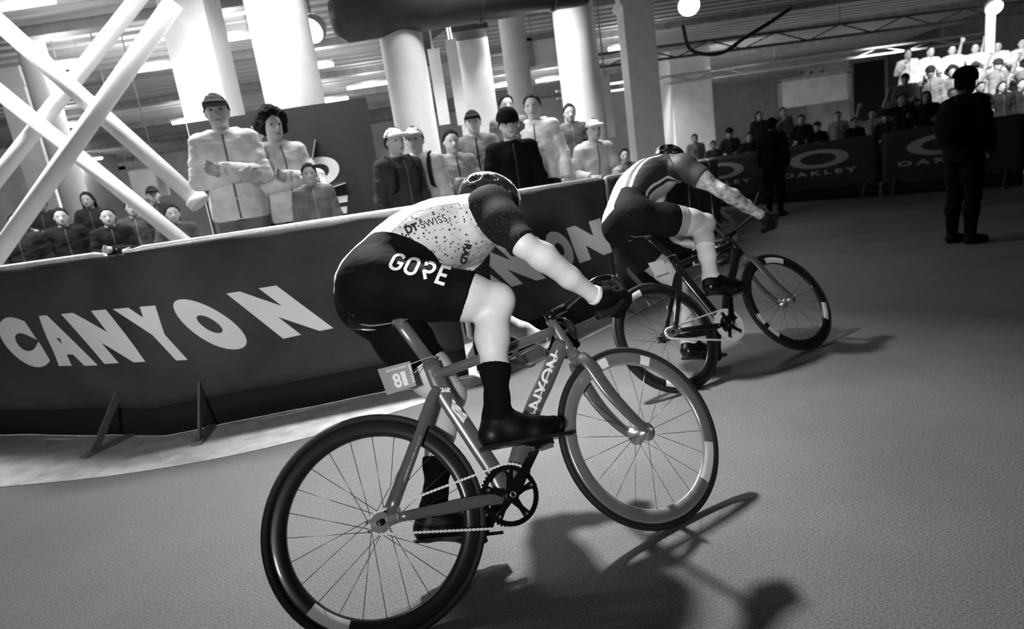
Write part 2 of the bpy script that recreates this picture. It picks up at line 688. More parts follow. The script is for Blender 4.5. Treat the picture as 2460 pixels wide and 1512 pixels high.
def barrier(a, b, label, group, feet=True, dark=False):
    a, b = Vector((a[0], a[1], 0)), Vector((b[0], b[1], 0))
    d = (b - a)
    L = d.length
    d.normalize()
    n = Vector((d.y, -d.x, 0))
    t = thing('crowd_barrier', label, 'barrier', a, math.atan2(d.y, d.x), group)
    fm = M_DARKSTEEL if dark else M_STEEL
    f = MB()
    f.tube([(0.0, 0, 0.26), (0.0, 0, BH - 0.1), (0.03, 0, BH - 0.03), (0.1, 0, BH - 0.02), (L - 0.1, 0, BH - 0.02), (L - 0.03, 0, BH - 0.03), (L, 0, BH - 0.1), (L, 0, 0.26)], 0.02, 10)
    f.build('top_rail', fm, t)
    MB().tube([(0, 0, 0.26), (L, 0, 0.26)], 0.018, 10).build('bottom_rail', fm, t)
    nb = 7
    bar = MB().tube([(0, 0, 0.26), (0, 0, BH - 0.03)], 0.008, 6).mesh('bar', fm)
    for i in range(1, nb):
        o = link('bar', bar, t)
        o.location = (L * i / nb, 0.0, 0)
    if feet:
        fo = MB()
        fo.bar((0, -0.34, 0.012), (0, 0.34, 0.012), 0.06, 0.014)
        fo.bar((0, -0.27, 0.012), (0, -0.02, 0.30), 0.045, 0.012, (1, 0, 0))
        fo.bar((0, 0.27, 0.012), (0, 0.02, 0.30), 0.045, 0.012, (1, 0, 0))
        me = fo.mesh('foot', M_FOOT)
        for x in (0.22, L - 0.22):
            o = link('foot', me, t)
            o.location = (x, 0, 0)
    return t

LEFT_LABELS = ['steel crowd barrier at the far left under the white cross braces', 'steel crowd barrier behind the near cyclist\'s rear wheel and saddle',
               'steel crowd barrier behind the near cyclist\'s outstretched forearm', 'steel crowd barrier behind the far cyclist\'s bent back',
               'crowd barrier receding just past the far cyclist\'s head', 'crowd barrier farther along the left side past the far cyclist',
               'crowd barrier next to last on the left side of the bend', 'crowd barrier at the far end of the left side of the bend']
for (a, b), lb in zip(LEFT, LEFT_LABELS):
    barrier(a, b, lb, 'steel barriers on the left of the track')
RIGHT_LABELS = ['dark crowd barrier holding the first ring logo banner behind the far cyclist', 'dark crowd barrier holding the middle ring logo banner',
                'dark crowd barrier holding the ring logo banner beside the black standing figure', 'dark crowd barrier at the right edge of the picture']
for (a, b), lb in zip(RIGHT, RIGHT_LABELS):
    barrier(a, b, lb, 'dark barriers across the far bend', dark=True)

class BannerPath:
    """cloth hung along barrier sections, s = metres along, z = height, gentle folds"""
    def __init__(s, secs, off=0.035, z0=0.20, z1=BH - 0.03, seed=1, fold=0.010, sag=0.0):
        s.secs, s.off, s.z0, s.z1, s.fold, s.sag = secs, off, z0, z1, fold, sag
        s.acc = [0.0]
        for a, b in secs:
            s.acc.append(s.acc[-1] + math.dist(a, b))
        rnd = random.Random(seed)
        s.ph = [rnd.uniform(0, 6.28) for _ in range(6)]
    def at(s, q, z, lift=0.0):
        i = 0
        while i < len(s.secs) - 1 and q > s.acc[i + 1]:
            i += 1
        a, b = Vector(s.secs[i][0]), Vector(s.secs[i][1])
        d = (b - a).normalized()
        n = Vector((d.y, -d.x))
        p = a + d * (q - s.acc[i])
        # folds run slantwise down the loose cloth
        w = s.fold * (math.sin(7.0 * (q + 0.8 * z) + s.ph[0]) * 0.6 + math.sin(15.0 * (q + 1.3 * z) + s.ph[1]) * 0.3) * min(1, (s.z1 - z) * 4 + 0.05)
        e = s.off + w + lift
        return Vector((p.x + n.x * e, p.y + n.y * e, z))
    def hit(s, px, py):
        best = None
        for i, (a, b) in enumerate(s.secs):
            p = on_wall(px, py, a, b)
            d = (Vector(b) - Vector(a)).normalized()
            q = (Vector((p.x, p.y)) - Vector(a)).dot(d)
            L = math.dist(a, b)
            bad = max(0, -q, q - L)
            if best is None or bad < best[0]:
                best = (bad, s.acc[i] + min(max(q, -0.4 if i == 0 else 0), L + (0.4 if i == len(s.secs) - 1 else 0)), p.z)
        return best[1], best[2]
    def cloth(s, name, material, label, group=None, step=0.05, cat='banner'):
        L = s.acc[-1]
        nx, nz = max(2, int(L / step)), 14
        V, F = [], []
        for i in range(nx + 1):
            for k in range(nz + 1):
                q = L * i / nx
                zz = s.z0 + s.sag * math.sin(q * 3.1 + s.ph[2])
                V.append(s.at(q, zz + (s.z1 - zz) * k / nz))
        for i in range(nx):
            for k in range(nz):
                a = i * (nz + 1) + k
                F.append((a, a + nz + 1, a + nz + 2, a + 1))
        me = mesh_of(name, V, F, True, material)
        o = thing(name, label, cat, (s.secs[0][0][0], s.secs[0][0][1], 0), group=group)
        me.transform(Matrix.Translation(-o.location))
        c = link('cloth', me, o)
        md = c.modifiers.new('thickness', 'SOLIDIFY')
        md.thickness = 0.003
        # black skirt under the cloth, painting in the shade above the floor
        V, F = [], []
        for i in range(nx + 1):
            q = L * i / nx
            V += [s.at(q, 0.006, -0.012) - o.location, s.at(q, s.z0 + 0.02, -0.012) - o.location]
        for i in range(nx):
            F.append((2 * i, 2 * i + 2, 2 * i + 3, 2 * i + 1))
        k = link('skirt', mesh_of('skirt', V, F, True, mat('shade_black_skirt', 16, 0.85)), o)
        k.modifiers.new('thickness', 'SOLIDIFY').thickness = 0.003
        return o

M_BANNER = mat('dark_banner_cloth', 58, 0.8, noise=0.22, scale=2.3)
M_LETTER = mat('white_banner_print', 240, 0.7)

def bilinear(q, u, v):
    """q: TL TR BR BL pixel corners; v = 1 at the top"""
    tl, tr, br, bl = [Vector(c) for c in q]
    return (tl * (1 - u) + tr * u) * v + (bl * (1 - u) + br * u) * (1 - v)

def banner_letter(path, parent, ch, quad, bold=0.10, name='letter'):
    V, F = text_flat(ch, bold)
    V[:, 0] /= V[:, 0].max()
    off = parent.location
    def fn(u, v):
        p = bilinear(quad, u, v)
        q, z = path.hit(p.x, p.y)
        return path.at(q, z, 0.0025) - off
    return wrap_flat(name, (V, F), fn, M_LETTER, parent, 0.12)

bp1 = BannerPath([((-4.77, 4.565), (-2.30, 3.645)), ((-2.30, 3.645), (-0.352, 3.995))], off=0.0, seed=3)
ban1 = bp1.cloth('banner', M_BANNER, 'dark cloth banner with large white slanted letters, left of the near cyclist', 'dark lettered banners on the barriers')
crop8 = lambda x, y: (x / 2.291, 540 + y / 2.291)
for ch, qd in (('C', ((-60, 520), (120, 505), (290, 780), (120, 790))), ('A', ((130, 510), (350, 490), (545, 772), (320, 780))),
               ('N', ((345, 490), (580, 468), (800, 755), (580, 765))), ('Y', ((620, 465), (855, 445), (1110, 740), (890, 755))),
               ('O', ((880, 425), (1110, 395), (1440, 660), (1190, 708))), ('N', ((1245, 380), (1520, 335), (1835, 570), (1560, 628)))):
    banner_letter(bp1, ban1, ch, [crop8(*c) for c in qd])
bp2 = BannerPath(LEFT[2:3], seed=5)
ban2 = bp2.cloth('banner', M_BANNER, 'dark cloth banner with white letters behind the near cyclist\'s forearm', 'dark lettered banners on the barriers')
cropB = lambda x, y: (1080 + x / 5.4, 480 + y / 5.4)
for ch, qd in (('A', ((-140, 740), (240, 660), (720, 1140), (300, 1250))), ('N', ((260, 660), (700, 570), (1200, 1020), (760, 1130))),
               ('Y', ((740, 560), (1090, 480), (1420, 930), (1230, 990))),
               ('O', ((1120, 455), (1430, 385), (1640, 830), (1330, 910))), ('N', ((1470, 375), (1900, 245), (2060, 680), (1650, 828)))):
    banner_letter(bp2, ban2, ch, [cropB(*c) for c in qd])
for i, lb in ((3, 'plain dark cloth banner behind the far cyclist'), (4, 'plain dark cloth banner receding past the far cyclist'), (5, 'plain dark cloth banner farther along the left barriers'),
              (6, 'plain dark cloth banner next to last along the left barriers'), (7, 'plain dark cloth banner at the far end of the left barriers')):
    BannerPath(LEFT[i:i + 1], seed=10 + i).cloth('banner', M_BANNER, lb, 'plain dark banners', 0.12)

# banners with a ring logo on the far barriers
M_BLACKBAN = mat('black_banner_cloth', 30, 0.75, noise=0.2, scale=3)
M_RINGPRINT = mat('ring_print', 150, 0.7)
RING_SPOTS = [((1768, 392), 52, 19), ((1992, 353), 66, 21), ((2262, 323), 82, 26), None]
RL = ['black banner with a white ring logo just right of the far cyclist\'s arm', 'black banner with a white ring logo in the middle of the far barriers',
      'black banner with a white ring logo beside the black standing figure', 'black banner with faint lettering at the right edge']
for i, (sec, sp) in enumerate(zip(RIGHT, RING_SPOTS)):
    bp = BannerPath([sec], seed=30 + i, fold=0.006)
    bn = bp.cloth('banner', M_BLACKBAN, RL[i], 'black ring logo banners', 0.1)
    L = bp.acc[-1]
    off = bn.location
    cs = L / 2 - 0.05
    # a flat wide ring, thicker at its two ends
    V, F = [], []
    n = 48
    for k in range(n):
        a = 2 * PI * k / n
        V += [(math.cos(a) * 0.60, math.sin(a) * 0.185), (math.cos(a) * 0.36, math.sin(a) * 0.115)]
    for k in range(n):
        j = (k + 1) % n
        F.append((2 * k, 2 * j, 2 * j + 1, 2 * k + 1))
    if sp:
        wrap_flat('ring_logo', (np.array(V), F), lambda u, v: bp.at(cs + u, 0.86 + v, 0.004) - off, M_RINGPRINT, bn, 0.2)
    TV, TF = text_flat('OAKLEY', 0.04, 1.5)
    TV[:, 0] *= 1.5 / TV[:, 0].max()
    TV[:, 0] -= 0.75
    TV[:, 1] *= 0.095
    wrap_flat('lettering', (TV, TF), lambda u, v: bp.at(cs + u, 0.53 + v, 0.004) - off, M_RINGPRINT, bn, 0.3)

# ================================================================ track bicycles
WR = 0.335
def bike_matrix(bx, by, head, lean):
    ch, sh = math.cos(head), math.sin(head)
    Fv = Vector((ch, sh, 0))
    L0 = Vector((-sh, ch, 0))
    U0 = Vector((0, 0, 1))
    U = U0 * math.cos(lean) + L0 * math.sin(lean)
    L = L0 * math.cos(lean) - U0 * math.sin(lean)
    return Matrix(((Fv.x, L.x, U.x, bx), (Fv.y, L.y, U.y, by), (Fv.z, L.z, U.z, 0.0), (0, 0, 0, 1)))

B1 = bike_matrix(-0.433, 1.532, 0.3834, 0.5059)
B2 = bike_matrix(0.920, 3.126, 0.42665, 0.5559)

M_TYRE = mat('tyre_rubber', 26, 0.72, noise=0.15, scale=60, bump=0.1)
M_SPOKE = mat('steel_spoke', 120, 0.3, 0.9)
M_BLACKGLOSS = mat('black_anodised', 18, 0.28, 0.3, coat=0.4)
M_SILVER = mat('polished_alloy', 205, 0.25, 0.85)
M_CHAIN = mat('nickel_chain', 238, 0.4, 0.1)
M_WHITEPRINT = mat('white_frame_print', 235, 0.5)
M_BARTAPE = mat('black_bar_tape', 16, 0.7, bump=0.2, scale=80)
M_SADDLE = mat('black_saddle_cover', 9, 0.6, spec=0.2)

RIM_PROFILE = [(0.3125, 0.0095), (0.306, 0.0112), (0.292, 0.0128), (0.278, 0.0112), (0.268, 0.0072), (0.2635, 0.0)]
def rim_y(r):
    for (r1, y1), (r2, y2) in zip(RIM_PROFILE[:-1], RIM_PROFILE[1:]):
        if r2 <= r <= r1:
            return y2 + (y1 - y2) * (r - r2) / (r1 - r2)
    return 0.01

def wheel(parent, cx, xf, rim_mat, spokes, front, decals, name='wheel'):
    """wheel about the y axis at (cx,0,WR); xf turns points with the steering"""
    w = link(name, MB().tube([(cx + 0.3245 * math.cos(2 * PI * k / 72), 0, WR + 0.3245 * math.sin(2 * PI * k / 72)) for k in range(72)], 0.0118, 12, closed=True).xf(xf).mesh('tyre', M_TYRE), parent)
    full = RIM_PROFILE + [(r, -y) for r, y in RIM_PROFILE[-2::-1]] + [(0.3125, 0.0095)]
    MB().lathe((cx, 0, WR), (0, 1, 0), full, 96).xf(xf).build('rim', rim_mat, w)
    hub = MB()
    fl = 0.034 if front else 0.030
    hw = 0.036 if front else 0.034
    prof = [(0.0, -hw - 0.012), (0.009, -hw - 0.012), (0.010, -hw - 0.002), (fl, -hw - 0.002), (fl, -hw + 0.002), (0.016, -hw + 0.008), (0.013, 0), (0.016, hw - 0.008), (fl, hw - 0.002), (fl, hw + 0.002), (0.010, hw + 0.002), (0.009, hw + 0.012), (0.0, hw + 0.012)]
    hub.lathe((cx, 0, WR), (0, 1, 0), prof, 28)
    hub.lathe((cx, 0, WR), (0, 1, 0), [(0.0, -0.075), (0.005, -0.075), (0.005, 0.075), (0.0, 0.075)], 10)
    hub.xf(xf).build('hub', M_SILVER if front else M_BLACKGLOSS, w)
    for k in range(spokes):
        side = 1 if k % 2 else -1
        a = 2 * PI * k / spokes + 0.09
        b = a + (0.0 if front else (0.9 if (k // 2) % 2 else -0.9))
        p = Vector((cx + fl * 0.93 * math.cos(b), side * hw, WR + fl * 0.93 * math.sin(b)))
        q = Vector((cx + 0.266 * math.cos(a), side * 0.002, WR + 0.266 * math.sin(a)))
        MB().tube([p, q], 0.0011, 6, ry=0.0007).xf(xf).build('spoke', M_SPOKE, w)
    for (a0, a1, r0, r1) in decals:
        for side in (-1, 1):
            V, F = [], []
            n = 14
            for i in range(n + 1):
                a = math.radians(a0 + (a1 - a0) * i / n)
                for j in range(5):
                    r = r0 + (r1 - r0) * j / 4
                    V.append(xf(Vector((cx + r * math.cos(a), side * (rim_y(r) + 0.0007), WR + r * math.sin(a)))))
            for i in range(n):
                for j in range(4):
                    q = (i * 5 + j, i * 5 + j + 1, i * 5 + j + 6, i * 5 + j + 5)
                    F.append(q if side < 0 else q[::-1])
            link('rim_decal', mesh_of('rim_decal', V, F, True, M_WHITEPRINT), w)
    return w

def stadium(n=6):
    """side outline of a chain link plate, pitch 12.7 mm"""
    P = []
    for k in range(n + 1):
        a = PI / 2 + PI * k / n
        P.append((-0.00635 + 0.0043 * math.cos(a), 0.0043 * math.sin(a)))
    P.append((0.0, -0.0021))
    for k in range(n + 1):
        a = -PI / 2 + PI * k / n
        P.append((0.00635 + 0.0043 * math.cos(a), 0.0043 * math.sin(a)))
    P.append((0.0, 0.0021))
    return P

def bicycle(M, steer, label, frame_mat, fork_mat, rim_front, rim_rear, chainring_mat, decf, decr, plate, seat_d=(0, 0), crank=(0.533, 0.398), post_mat=None, ring_in=0.079):
    t = thing('track_bicycle', label, 'bicycle', matrix=M)
    sa = math.radians(76)
    ax = Vector((-math.cos(sa), 0, math.sin(sa)))
    piv = Vector((0.786, 0, 0.83))
    Rs = Matrix.Rotation(steer, 3, ax)
    st = lambda p: Rs @ (p - piv) + piv
    idn = lambda p: p
    BB = Vector((0.41, 0, 0.285))
    # ---- frame
    f = MB()
    seat_pts = smoothline([(0.296, 0, 0.785), (0.307, 0, 0.68), (0.337, 0, 0.572), (0.368, 0, 0.468), (0.398, 0, 0.365), (0.41, 0, 0.285)], 4)
    f.tube(seat_pts, 0.030, 16, ry=0.0155)
    f.tube(smoothline([(0.285, 0, 0.738), (0.40, 0, 0.747), (0.6, 0, 0.768), (0.783, 0, 0.79)], 4), 0.0175, 14, ry=0.0155)
    f.tube([(0.781, 0, 0.832), (0.789, 0, 0.79), (0.806, 0, 0.715), (0.812, 0, 0.695)], [0.018, 0.021, 0.024, 0.022], 16, ry=[0.018, 0.019, 0.021, 0.022])
    f.tube(smoothline([(0.795, 0, 0.735), (0.74, 0, 0.68), (0.675, 0, 0.61), (0.581, 0, 0.512), (0.43, 0, 0.305)], 4), 0.031, 16, ry=0.020)
    f.lathe(BB, (0, 1, 0), [(0.0, -0.038), (0.024, -0.038), (0.026, -0.03), (0.026, 0.03), (0.024, 0.038), (0.0, 0.038)], 20)
    fr = f.build('frame', frame_mat, t)
    for s in (-1, 1):
        MB().tube(smoothline([(0.292, s * 0.012, 0.69), (0.255, s * 0.022, 0.65), (0.149, s * 0.042, 0.504), (0.035, s * 0.058, 0.352)], 5), 0.0165, 12, ry=0.008).build('seat_stay', frame_mat, fr)
        MB().tube(smoothline([(0.40, s * 0.03, 0.288), (0.33, s * 0.042, 0.296), (0.2, s * 0.052, 0.314), (0.05, s * 0.06, 0.334)], 5), [0.02] * 10 + [0.018, 0.017, 0.016, 0.015, 0.014, 0.013], 12, ry=0.0085).build('chain_stay', frame_mat, fr)
        d = MB()
        for dz in (-0.013, 0.013):
            d.poly([(-0.035, s * 0.0565, 0.335 + dz - 0.006), (0.055, s * 0.0565, 0.338 + dz - 0.006), (0.055, s * 0.0565, 0.338 + dz + 0.006), (-0.035, s * 0.0565, 0.335 + dz + 0.006)], (0, s * 0.007, 0))
        d.poly([(0.02, s * 0.0565, 0.316), (0.065, s * 0.0565, 0.318), (0.065, s * 0.0565, 0.36), (0.02, s * 0.0565, 0.354)], (0, s * 0.007, 0))
        d.build('dropout', M_SILVER, fr)
        MB().lathe((0, s * 0.064, 0.335), (0, s, 0), [(0.0, 0), (0.010, 0), (0.010, 0.008), (0.006, 0.009), (0.006, 0.016), (0, 0.016)], 8, False).build('axle_nut', M_BLACKGLOSS, fr)
    # ---- fork
    k = MB()
    k.tube([(0.812, 0, 0.70), (0.822, 0, 0.672), (0.836, 0, 0.645)], [0.022, 0.026, 0.022], 14, ry=[0.022, 0.03, 0.045])
    for s in (-1, 1):
        k.tube(smoothline([(0.828, s * 0.022, 0.668), (0.838, s * 0.045, 0.63), (0.873, s * 0.054, 0.50), (0.922, s * 0.054, 0.40), (0.966, s * 0.05, 0.338)], 5), [0.027] * 10 + [0.026, 0.025, 0.024, 0.023, 0.022, 0.021, 0.020, 0.019, 0.018, 0.016, 0.014], 12, ry=0.0105)
    k.xf(st)
    fk = k.build('fork', fork_mat, t)
    for s in (-1, 1):
        MB().lathe((0.97, s * 0.057, WR), (0, s, 0), [(0.0, 0), (0.011, 0), (0.012, 0.006), (0.006, 0.008), (0.005, 0.014), (0, 0.014)], 12, False).xf(st).build('axle_nut', M_SILVER, fk)
    # ---- wheels
    wheel(t, 0.0, idn, rim_rear, 24, False, decr, 'rear_wheel')
    wheel(t, 0.97, st, rim_front, 20, True, decf, 'front_wheel')
    # ---- cranks, ring, pedals
    cv = Vector((crank[0] - BB.x, 0, crank[1] - BB.z))
    ca = math.atan2(cv.z, cv.x)
    cl = 0.167
    ring = MB()
    nt_ = 48
    V, F = [], []
    outer = []
    for i in range(nt_ * 4):
        a = 2 * PI * i / (nt_ * 4)
        outer.append((0.0995 if i % 4 in (0, 1) else 0.0945, a))
    for y in (-0.047, -0.0435):
        for r, a in outer:
            V.append((BB.x + r * math.cos(a), y, BB.z + r * math.sin(a)))
        for r, a in outer:
            V.append((BB.x + ring_in * math.cos(a), y, BB.z + ring_in * math.sin(a)))
    m = nt_ * 4
    for i in range(m):
        j = (i + 1) % m
        F += [(i, j, m + j, m + i), (2 * m + j, 2 * m + i, 3 * m + i, 3 * m + j), (i, 2 * m + i, 2 * m + j, j), (m + j, 3 * m + j, 3 * m + i, m + i)]
    ring.add(V, F)
    cs = link('crankset', MB().lathe(BB, (0, 1, 0), [(0.0, -0.07), (0.011, -0.07), (0.011, 0.07), (0.0, 0.07)], 16).mesh('axle', M_SILVER), t)
    ring.build('chainring', chainring_mat, cs)
    sp = MB()
    for i in range(5):
        a = ca + 2 * PI * (i + 0.5) / 5
        e = Vector((math.cos(a), 0, math.sin(a)))
        nrm = Vector((-math.sin(a), 0, math.cos(a)))
        c0 = BB + Vector((0, -0.052, 0))
        sp.poly([c0 + nrm * 0.016 + e * 0.008, c0 - nrm * 0.016 + e * 0.008, c0 - nrm * 0.008 + e * 0.05, c0 - nrm * 0.013 + e * 0.083, c0 + nrm * 0.013 + e * 0.083, c0 + nrm * 0.008 + e * 0.05], (0, 0.008, 0))
    sp.lathe(BB, (0, 1, 0), [(0.0, -0.066), (0.022, -0.066), (0.026, -0.06), (0.026, -0.044), (0.0, -0.044)], 24)
    sp.build('spider', M_BLACKGLOSS, cs)
    for i in range(5):
        a = ca + 2 * PI * (i + 0.5) / 5
        MB().lathe((BB.x + 0.076 * math.cos(a), 0, BB.z + 0.076 * math.sin(a)), (0, 1, 0), [(0.0, -0.0555), (0.005, -0.0555), (0.005, -0.04), (0, -0.04)], 10, False).build('chainring_bolt', M_SILVER, cs)
    for s in (-1, 1):
        sg = -s   # right arm follows the crank angle, left arm opposes it
        e = Vector((math.cos(ca), 0, math.sin(ca))) * (1 if s < 0 else -1)
        nrm = Vector((-e.z, 0, e.x))
        y0, y1 = s * 0.062, s * 0.072
        c0 = BB + Vector((0, y0, 0))
        arm = MB()
        arm.poly([c0 - e * 0.018 + nrm * 0.012, c0 - e * 0.018 - nrm * 0.012, c0 - nrm * 0.021 + e * 0.01, c0 - nrm * 0.015 + e * 0.09, c0 - nrm * 0.014 + e * 0.172, c0 - nrm * 0.008 + e * 0.184, c0 + nrm * 0.008 + e * 0.184, c0 + nrm * 0.014 + e * 0.172, c0 + nrm * 0.015 + e * 0.09, c0 + nrm * 0.021 + e * 0.01], (0, s * 0.014, 0))
        arm.build('crank_arm', M_BLACKGLOSS, cs)
        MB().lathe(BB + Vector((0, s * 0.0765, 0)), (0, s, 0), [(0.0065, 0), (0.0065, 0.002), (0.0105, 0.002), (0.0105, 0)], 24).build('crank_cap', M_SILVER, cs)
        pc = BB + e * cl
        pd = MB()
        pd.tube([pc + Vector((0, s * 0.07, 0)), pc + Vector((0, s * 0.135, 0))], 0.0075, 10)
        pd.box(pc + Vector((0.004, s * 0.118, 0.0)), (0.066, 0.054, 0.014))
        pd.box(pc + Vector((0.036, s * 0.118, 0.004)), (0.018, 0.034, 0.018))
        pl = pd.build('pedal', M_BLACKGLOSS, cs)
        MB().box(pc + Vector((0.012, s * 0.142, -0.008)), (0.046, 0.006, 0.016)).build('pedal_cage', M_SILVER, pl)
    # ---- chain: links round the ring and the cog
    cog = Vector((0.0, 0, 0.335))
    MB().lathe((0, 0, 0.335), (0, 1, 0), [(0.012, -0.048), (0.031, -0.0475), (0.031, -0.0435), (0.012, -0.043)], 30, False).build('rear_cog', M_SILVER, t)
    r1, r2 = 0.0985, 0.0325
    D = (BB - cog)
    dist = math.hypot(D.x, D.z)
    base = math.atan2(D.z, D.x)
    off = math.asin((r1 - r2) / dist)
    tl = math.sqrt(dist * dist - (r1 - r2) ** 2)
    aU, aL = base + PI / 2 + off, base - PI / 2 - off
    seg = [('l', cog + Vector((r2 * math.cos(aU), 0, r2 * math.sin(aU))), BB + Vector((r1 * math.cos(aU), 0, r1 * math.sin(aU))), tl),
           ('a', BB, r1, aU, -(2 * PI - (aL - aU) % (2 * PI)), 0)]
    arc1 = (aU - aL) % (2 * PI)
    arc2 = 2 * PI - arc1
    total = 2 * tl + r1 * arc1 + r2 * arc2
    n = int(round(total / 0.0127 / 2)) * 2
    def chain_at(sv):
        sv %= total
        if sv < tl:
            a, b = seg[0][1], seg[0][2]
            return a + (b - a) * (sv / tl), math.atan2((b - a).z, (b - a).x)
        sv -= tl
        if sv < r1 * arc1:
            a = aU - sv / r1
            return BB + Vector((r1 * math.cos(a), 0, r1 * math.sin(a))), a - PI / 2
        sv -= r1 * arc1
        a0, b0 = BB + Vector((r1 * math.cos(aL), 0, r1 * math.sin(aL))), cog + Vector((r2 * math.cos(aL), 0, r2 * math.sin(aL)))
        if sv < tl:
            return a0 + (b0 - a0) * (sv / tl), math.atan2((b0 - a0).z, (b0 - a0).x)
        sv -= tl
        a = aL - sv / r2
        return cog + Vector((r2 * math.cos(a), 0, r2 * math.sin(a))), a - PI / 2
    links = []
    for wide in (0.0046, 0.0028):
        lm = MB()
        for s in (-1, 1):
            lm.poly([(x, s * wide, z) for x, z in stadium(4)], (0, s * 0.0011, 0))
        lm.tube([(0.00635, -wide - 0.0012, 0), (0.00635, wide + 0.0012, 0)], 0.0036, 6)
        links.append(lm.mesh('chain_link', M_CHAIN))
    ch = link('chain', links[0], t)
    for i in range(n):
        p, a = chain_at(total * i / n)
        o = ch if i == 0 else link('chain_link', links[i % 2], t)
        if i:
            o.parent = ch
        mloc = Matrix.Translation((p.x, -0.0455, p.z)) @ Matrix.Rotation(-a, 4, 'Y')
        if i == 0:
            ch.matrix_local = mloc
            inv = mloc.inverted()
        else:
            o.matrix_local = inv @ mloc
    # ---- seat post, saddle
    sx, sz = seat_d
    MB().tube([(0.298, 0, 0.78), (0.244 + sx, 0, 0.925 + sz), (0.236 + sx, 0, 0.948 + sz)], 0.0235, 14, ry=0.012).build('seat_post', post_mat or frame_mat, t)
    prof = [(-0.165, 0.060, 0.010), (-0.155, 0.072, 0.022), (-0.11, 0.070, 0.030), (-0.05, 0.052, 0.030), (0.02, 0.034, 0.028), (0.07, 0.024, 0.024), (0.105, 0.019, 0.02), (0.115, 0.010, 0.012)]
    V, F = [], []
    nn = 14
    for (x, w, hgt) in prof:
        for i in range(nn):
            a = 2 * PI * i / nn
            V.append((0.232 + sx + x, w * math.cos(a), 0.985 + sz + 0.06 * (0 if x > -0.05 else (-0.05 - x)) * 1.2 + (hgt * 0.7 * math.sin(a) if math.sin(a) > 0 else hgt * 1.1 * math.sin(a))))
    for i in range(len(prof) - 1):
        for j in range(nn):
            F.append((i * nn + j, i * nn + (j + 1) % nn, (i + 1) * nn + (j + 1) % nn, (i + 1) * nn + j))
    F += [tuple(range(nn))[::-1], tuple((len(prof) - 1) * nn + j for j in range(nn))]
    sd = link('saddle', mesh_of('saddle', V, F, True, M_SADDLE), t)
    rl = MB()
    for s in (-1, 1):
        rl.tube(smoothline([(0.085 + sx, s * 0.03, 0.975 + sz), (0.14 + sx, s * 0.022, 0.953 + sz), (0.25 + sx, s * 0.022, 0.948 + sz), (0.30 + sx, s * 0.01, 0.972 + sz)], 4), 0.0036, 8)
    rl.box((0.225 + sx, 0, 0.948 + sz), (0.04, 0.05, 0.018))
    rl.build('saddle_rail', M_SILVER, sd)
    # ---- stem and drop bar
    MB().tube([(0.776, 0, 0.848), (0.80, 0, 0.853), (0.858, 0, 0.868)], [0.018, 0.016, 0.018], 12).xf(st).build('stem', M_BLACKGLOSS, t)
    MB().tube([(0.786, 0, 0.825), (0.779, 0, 0.862)], 0.0195, 14).xf(st).build('headset_cap', M_BLACKGLOSS, t)
    half = lambda s: smoothline([(0.858, 0.0, 0.868), (0.859, s * 0.10, 0.869), (0.868, s * 0.165, 0.874), (0.905, s * 0.195, 0.884), (0.955, s * 0.20, 0.878), (0.985, s * 0.202, 0.838), (0.972, s * 0.204, 0.79), (0.925, s * 0.206, 0.76), (0.872, s * 0.208, 0.752), (0.835, s * 0.208, 0.748)], 5)
    h = MB()
    hb = [st(p) for p in half(-1)][::-1] + [st(p) for p in half(1)][1:]
    h.tube(hb, 0.0125, 10)
    hbar = h.build('handlebar', M_BLACKGLOSS, t)
    for s in (-1, 1):
        pts = [st(p) for p in half(s)][20:]
        MB().tube(pts, 0.0155, 12).build('bar_tape', M_BARTAPE, hbar)
    # ---- number plate strapped to the seat post
    if plate:
        pm = mat('number_plate_card', 150, 0.5, noise=0.08, scale=12)
        q = [Vector((0.114, -0.03, 0.799)), Vector((0.224, -0.03, 0.80)), Vector((0.222, -0.03, 0.714)), Vector((0.122, -0.03, 0.708))]
        if plate != '81':
            dx = Vector((-0.03, 0, -0.02))
            q = [v * 1.0 + dx for v in q]
        pl = MB().poly(q[::-1], (0, 0.0015, 0)).build('number_plate', pm if plate == '81' else mat('white_plate_card', 225, 0.5), t)
        st_ = MB()
        st_.tube(smoothline([(0.222, -0.028, 0.79), (0.30, -0.018, 0.80), (0.318, 0, 0.795), (0.30, 0.018, 0.80), (0.23, -0.02, 0.76)], 5), 0.0016, 6, ry=0.003)
        st_.build('strap', mat('plate_strap', 190, 0.6), pl)
        def pt(u, v):
            a = q[0] * (1 - u) + q[1] * u
            b = q[3] * (1 - u) + q[2] * u
            return a * v + b * (1 - v) + Vector((0, -0.0006, 0))
        def put(txt, u0, v0, hgt, bold=0.03, wid=None, rot=False):
            V, F = text_flat(txt, bold)
            asp = 0.11 / 0.09
            if wid:
                V[:, 0] *= wid * asp / (V[:, 0].max() * hgt)
            def fn(x, y):
                if rot:
                    return pt(u0 - y * hgt / asp, v0 + x * hgt)
                return pt(u0 + x * hgt / asp, v0 + y * hgt)
            wrap_flat('lettering', (V, F), fn, M_WHITEPRINT, pl)
        if plate == '81':
            put('8', 0.33, 0.12, 0.56, 0.03, 0.25)
            put('1', 0.61, 0.12, 0.56, 0.015, 0.15)
            put('LAST MAN STANDING', 0.22, 0.80, 0.09, 0.02, 0.62)
            put('RAD RACE', 0.99, 0.16, 0.10, 0.03, 0.60, True)
    return t, fr, st

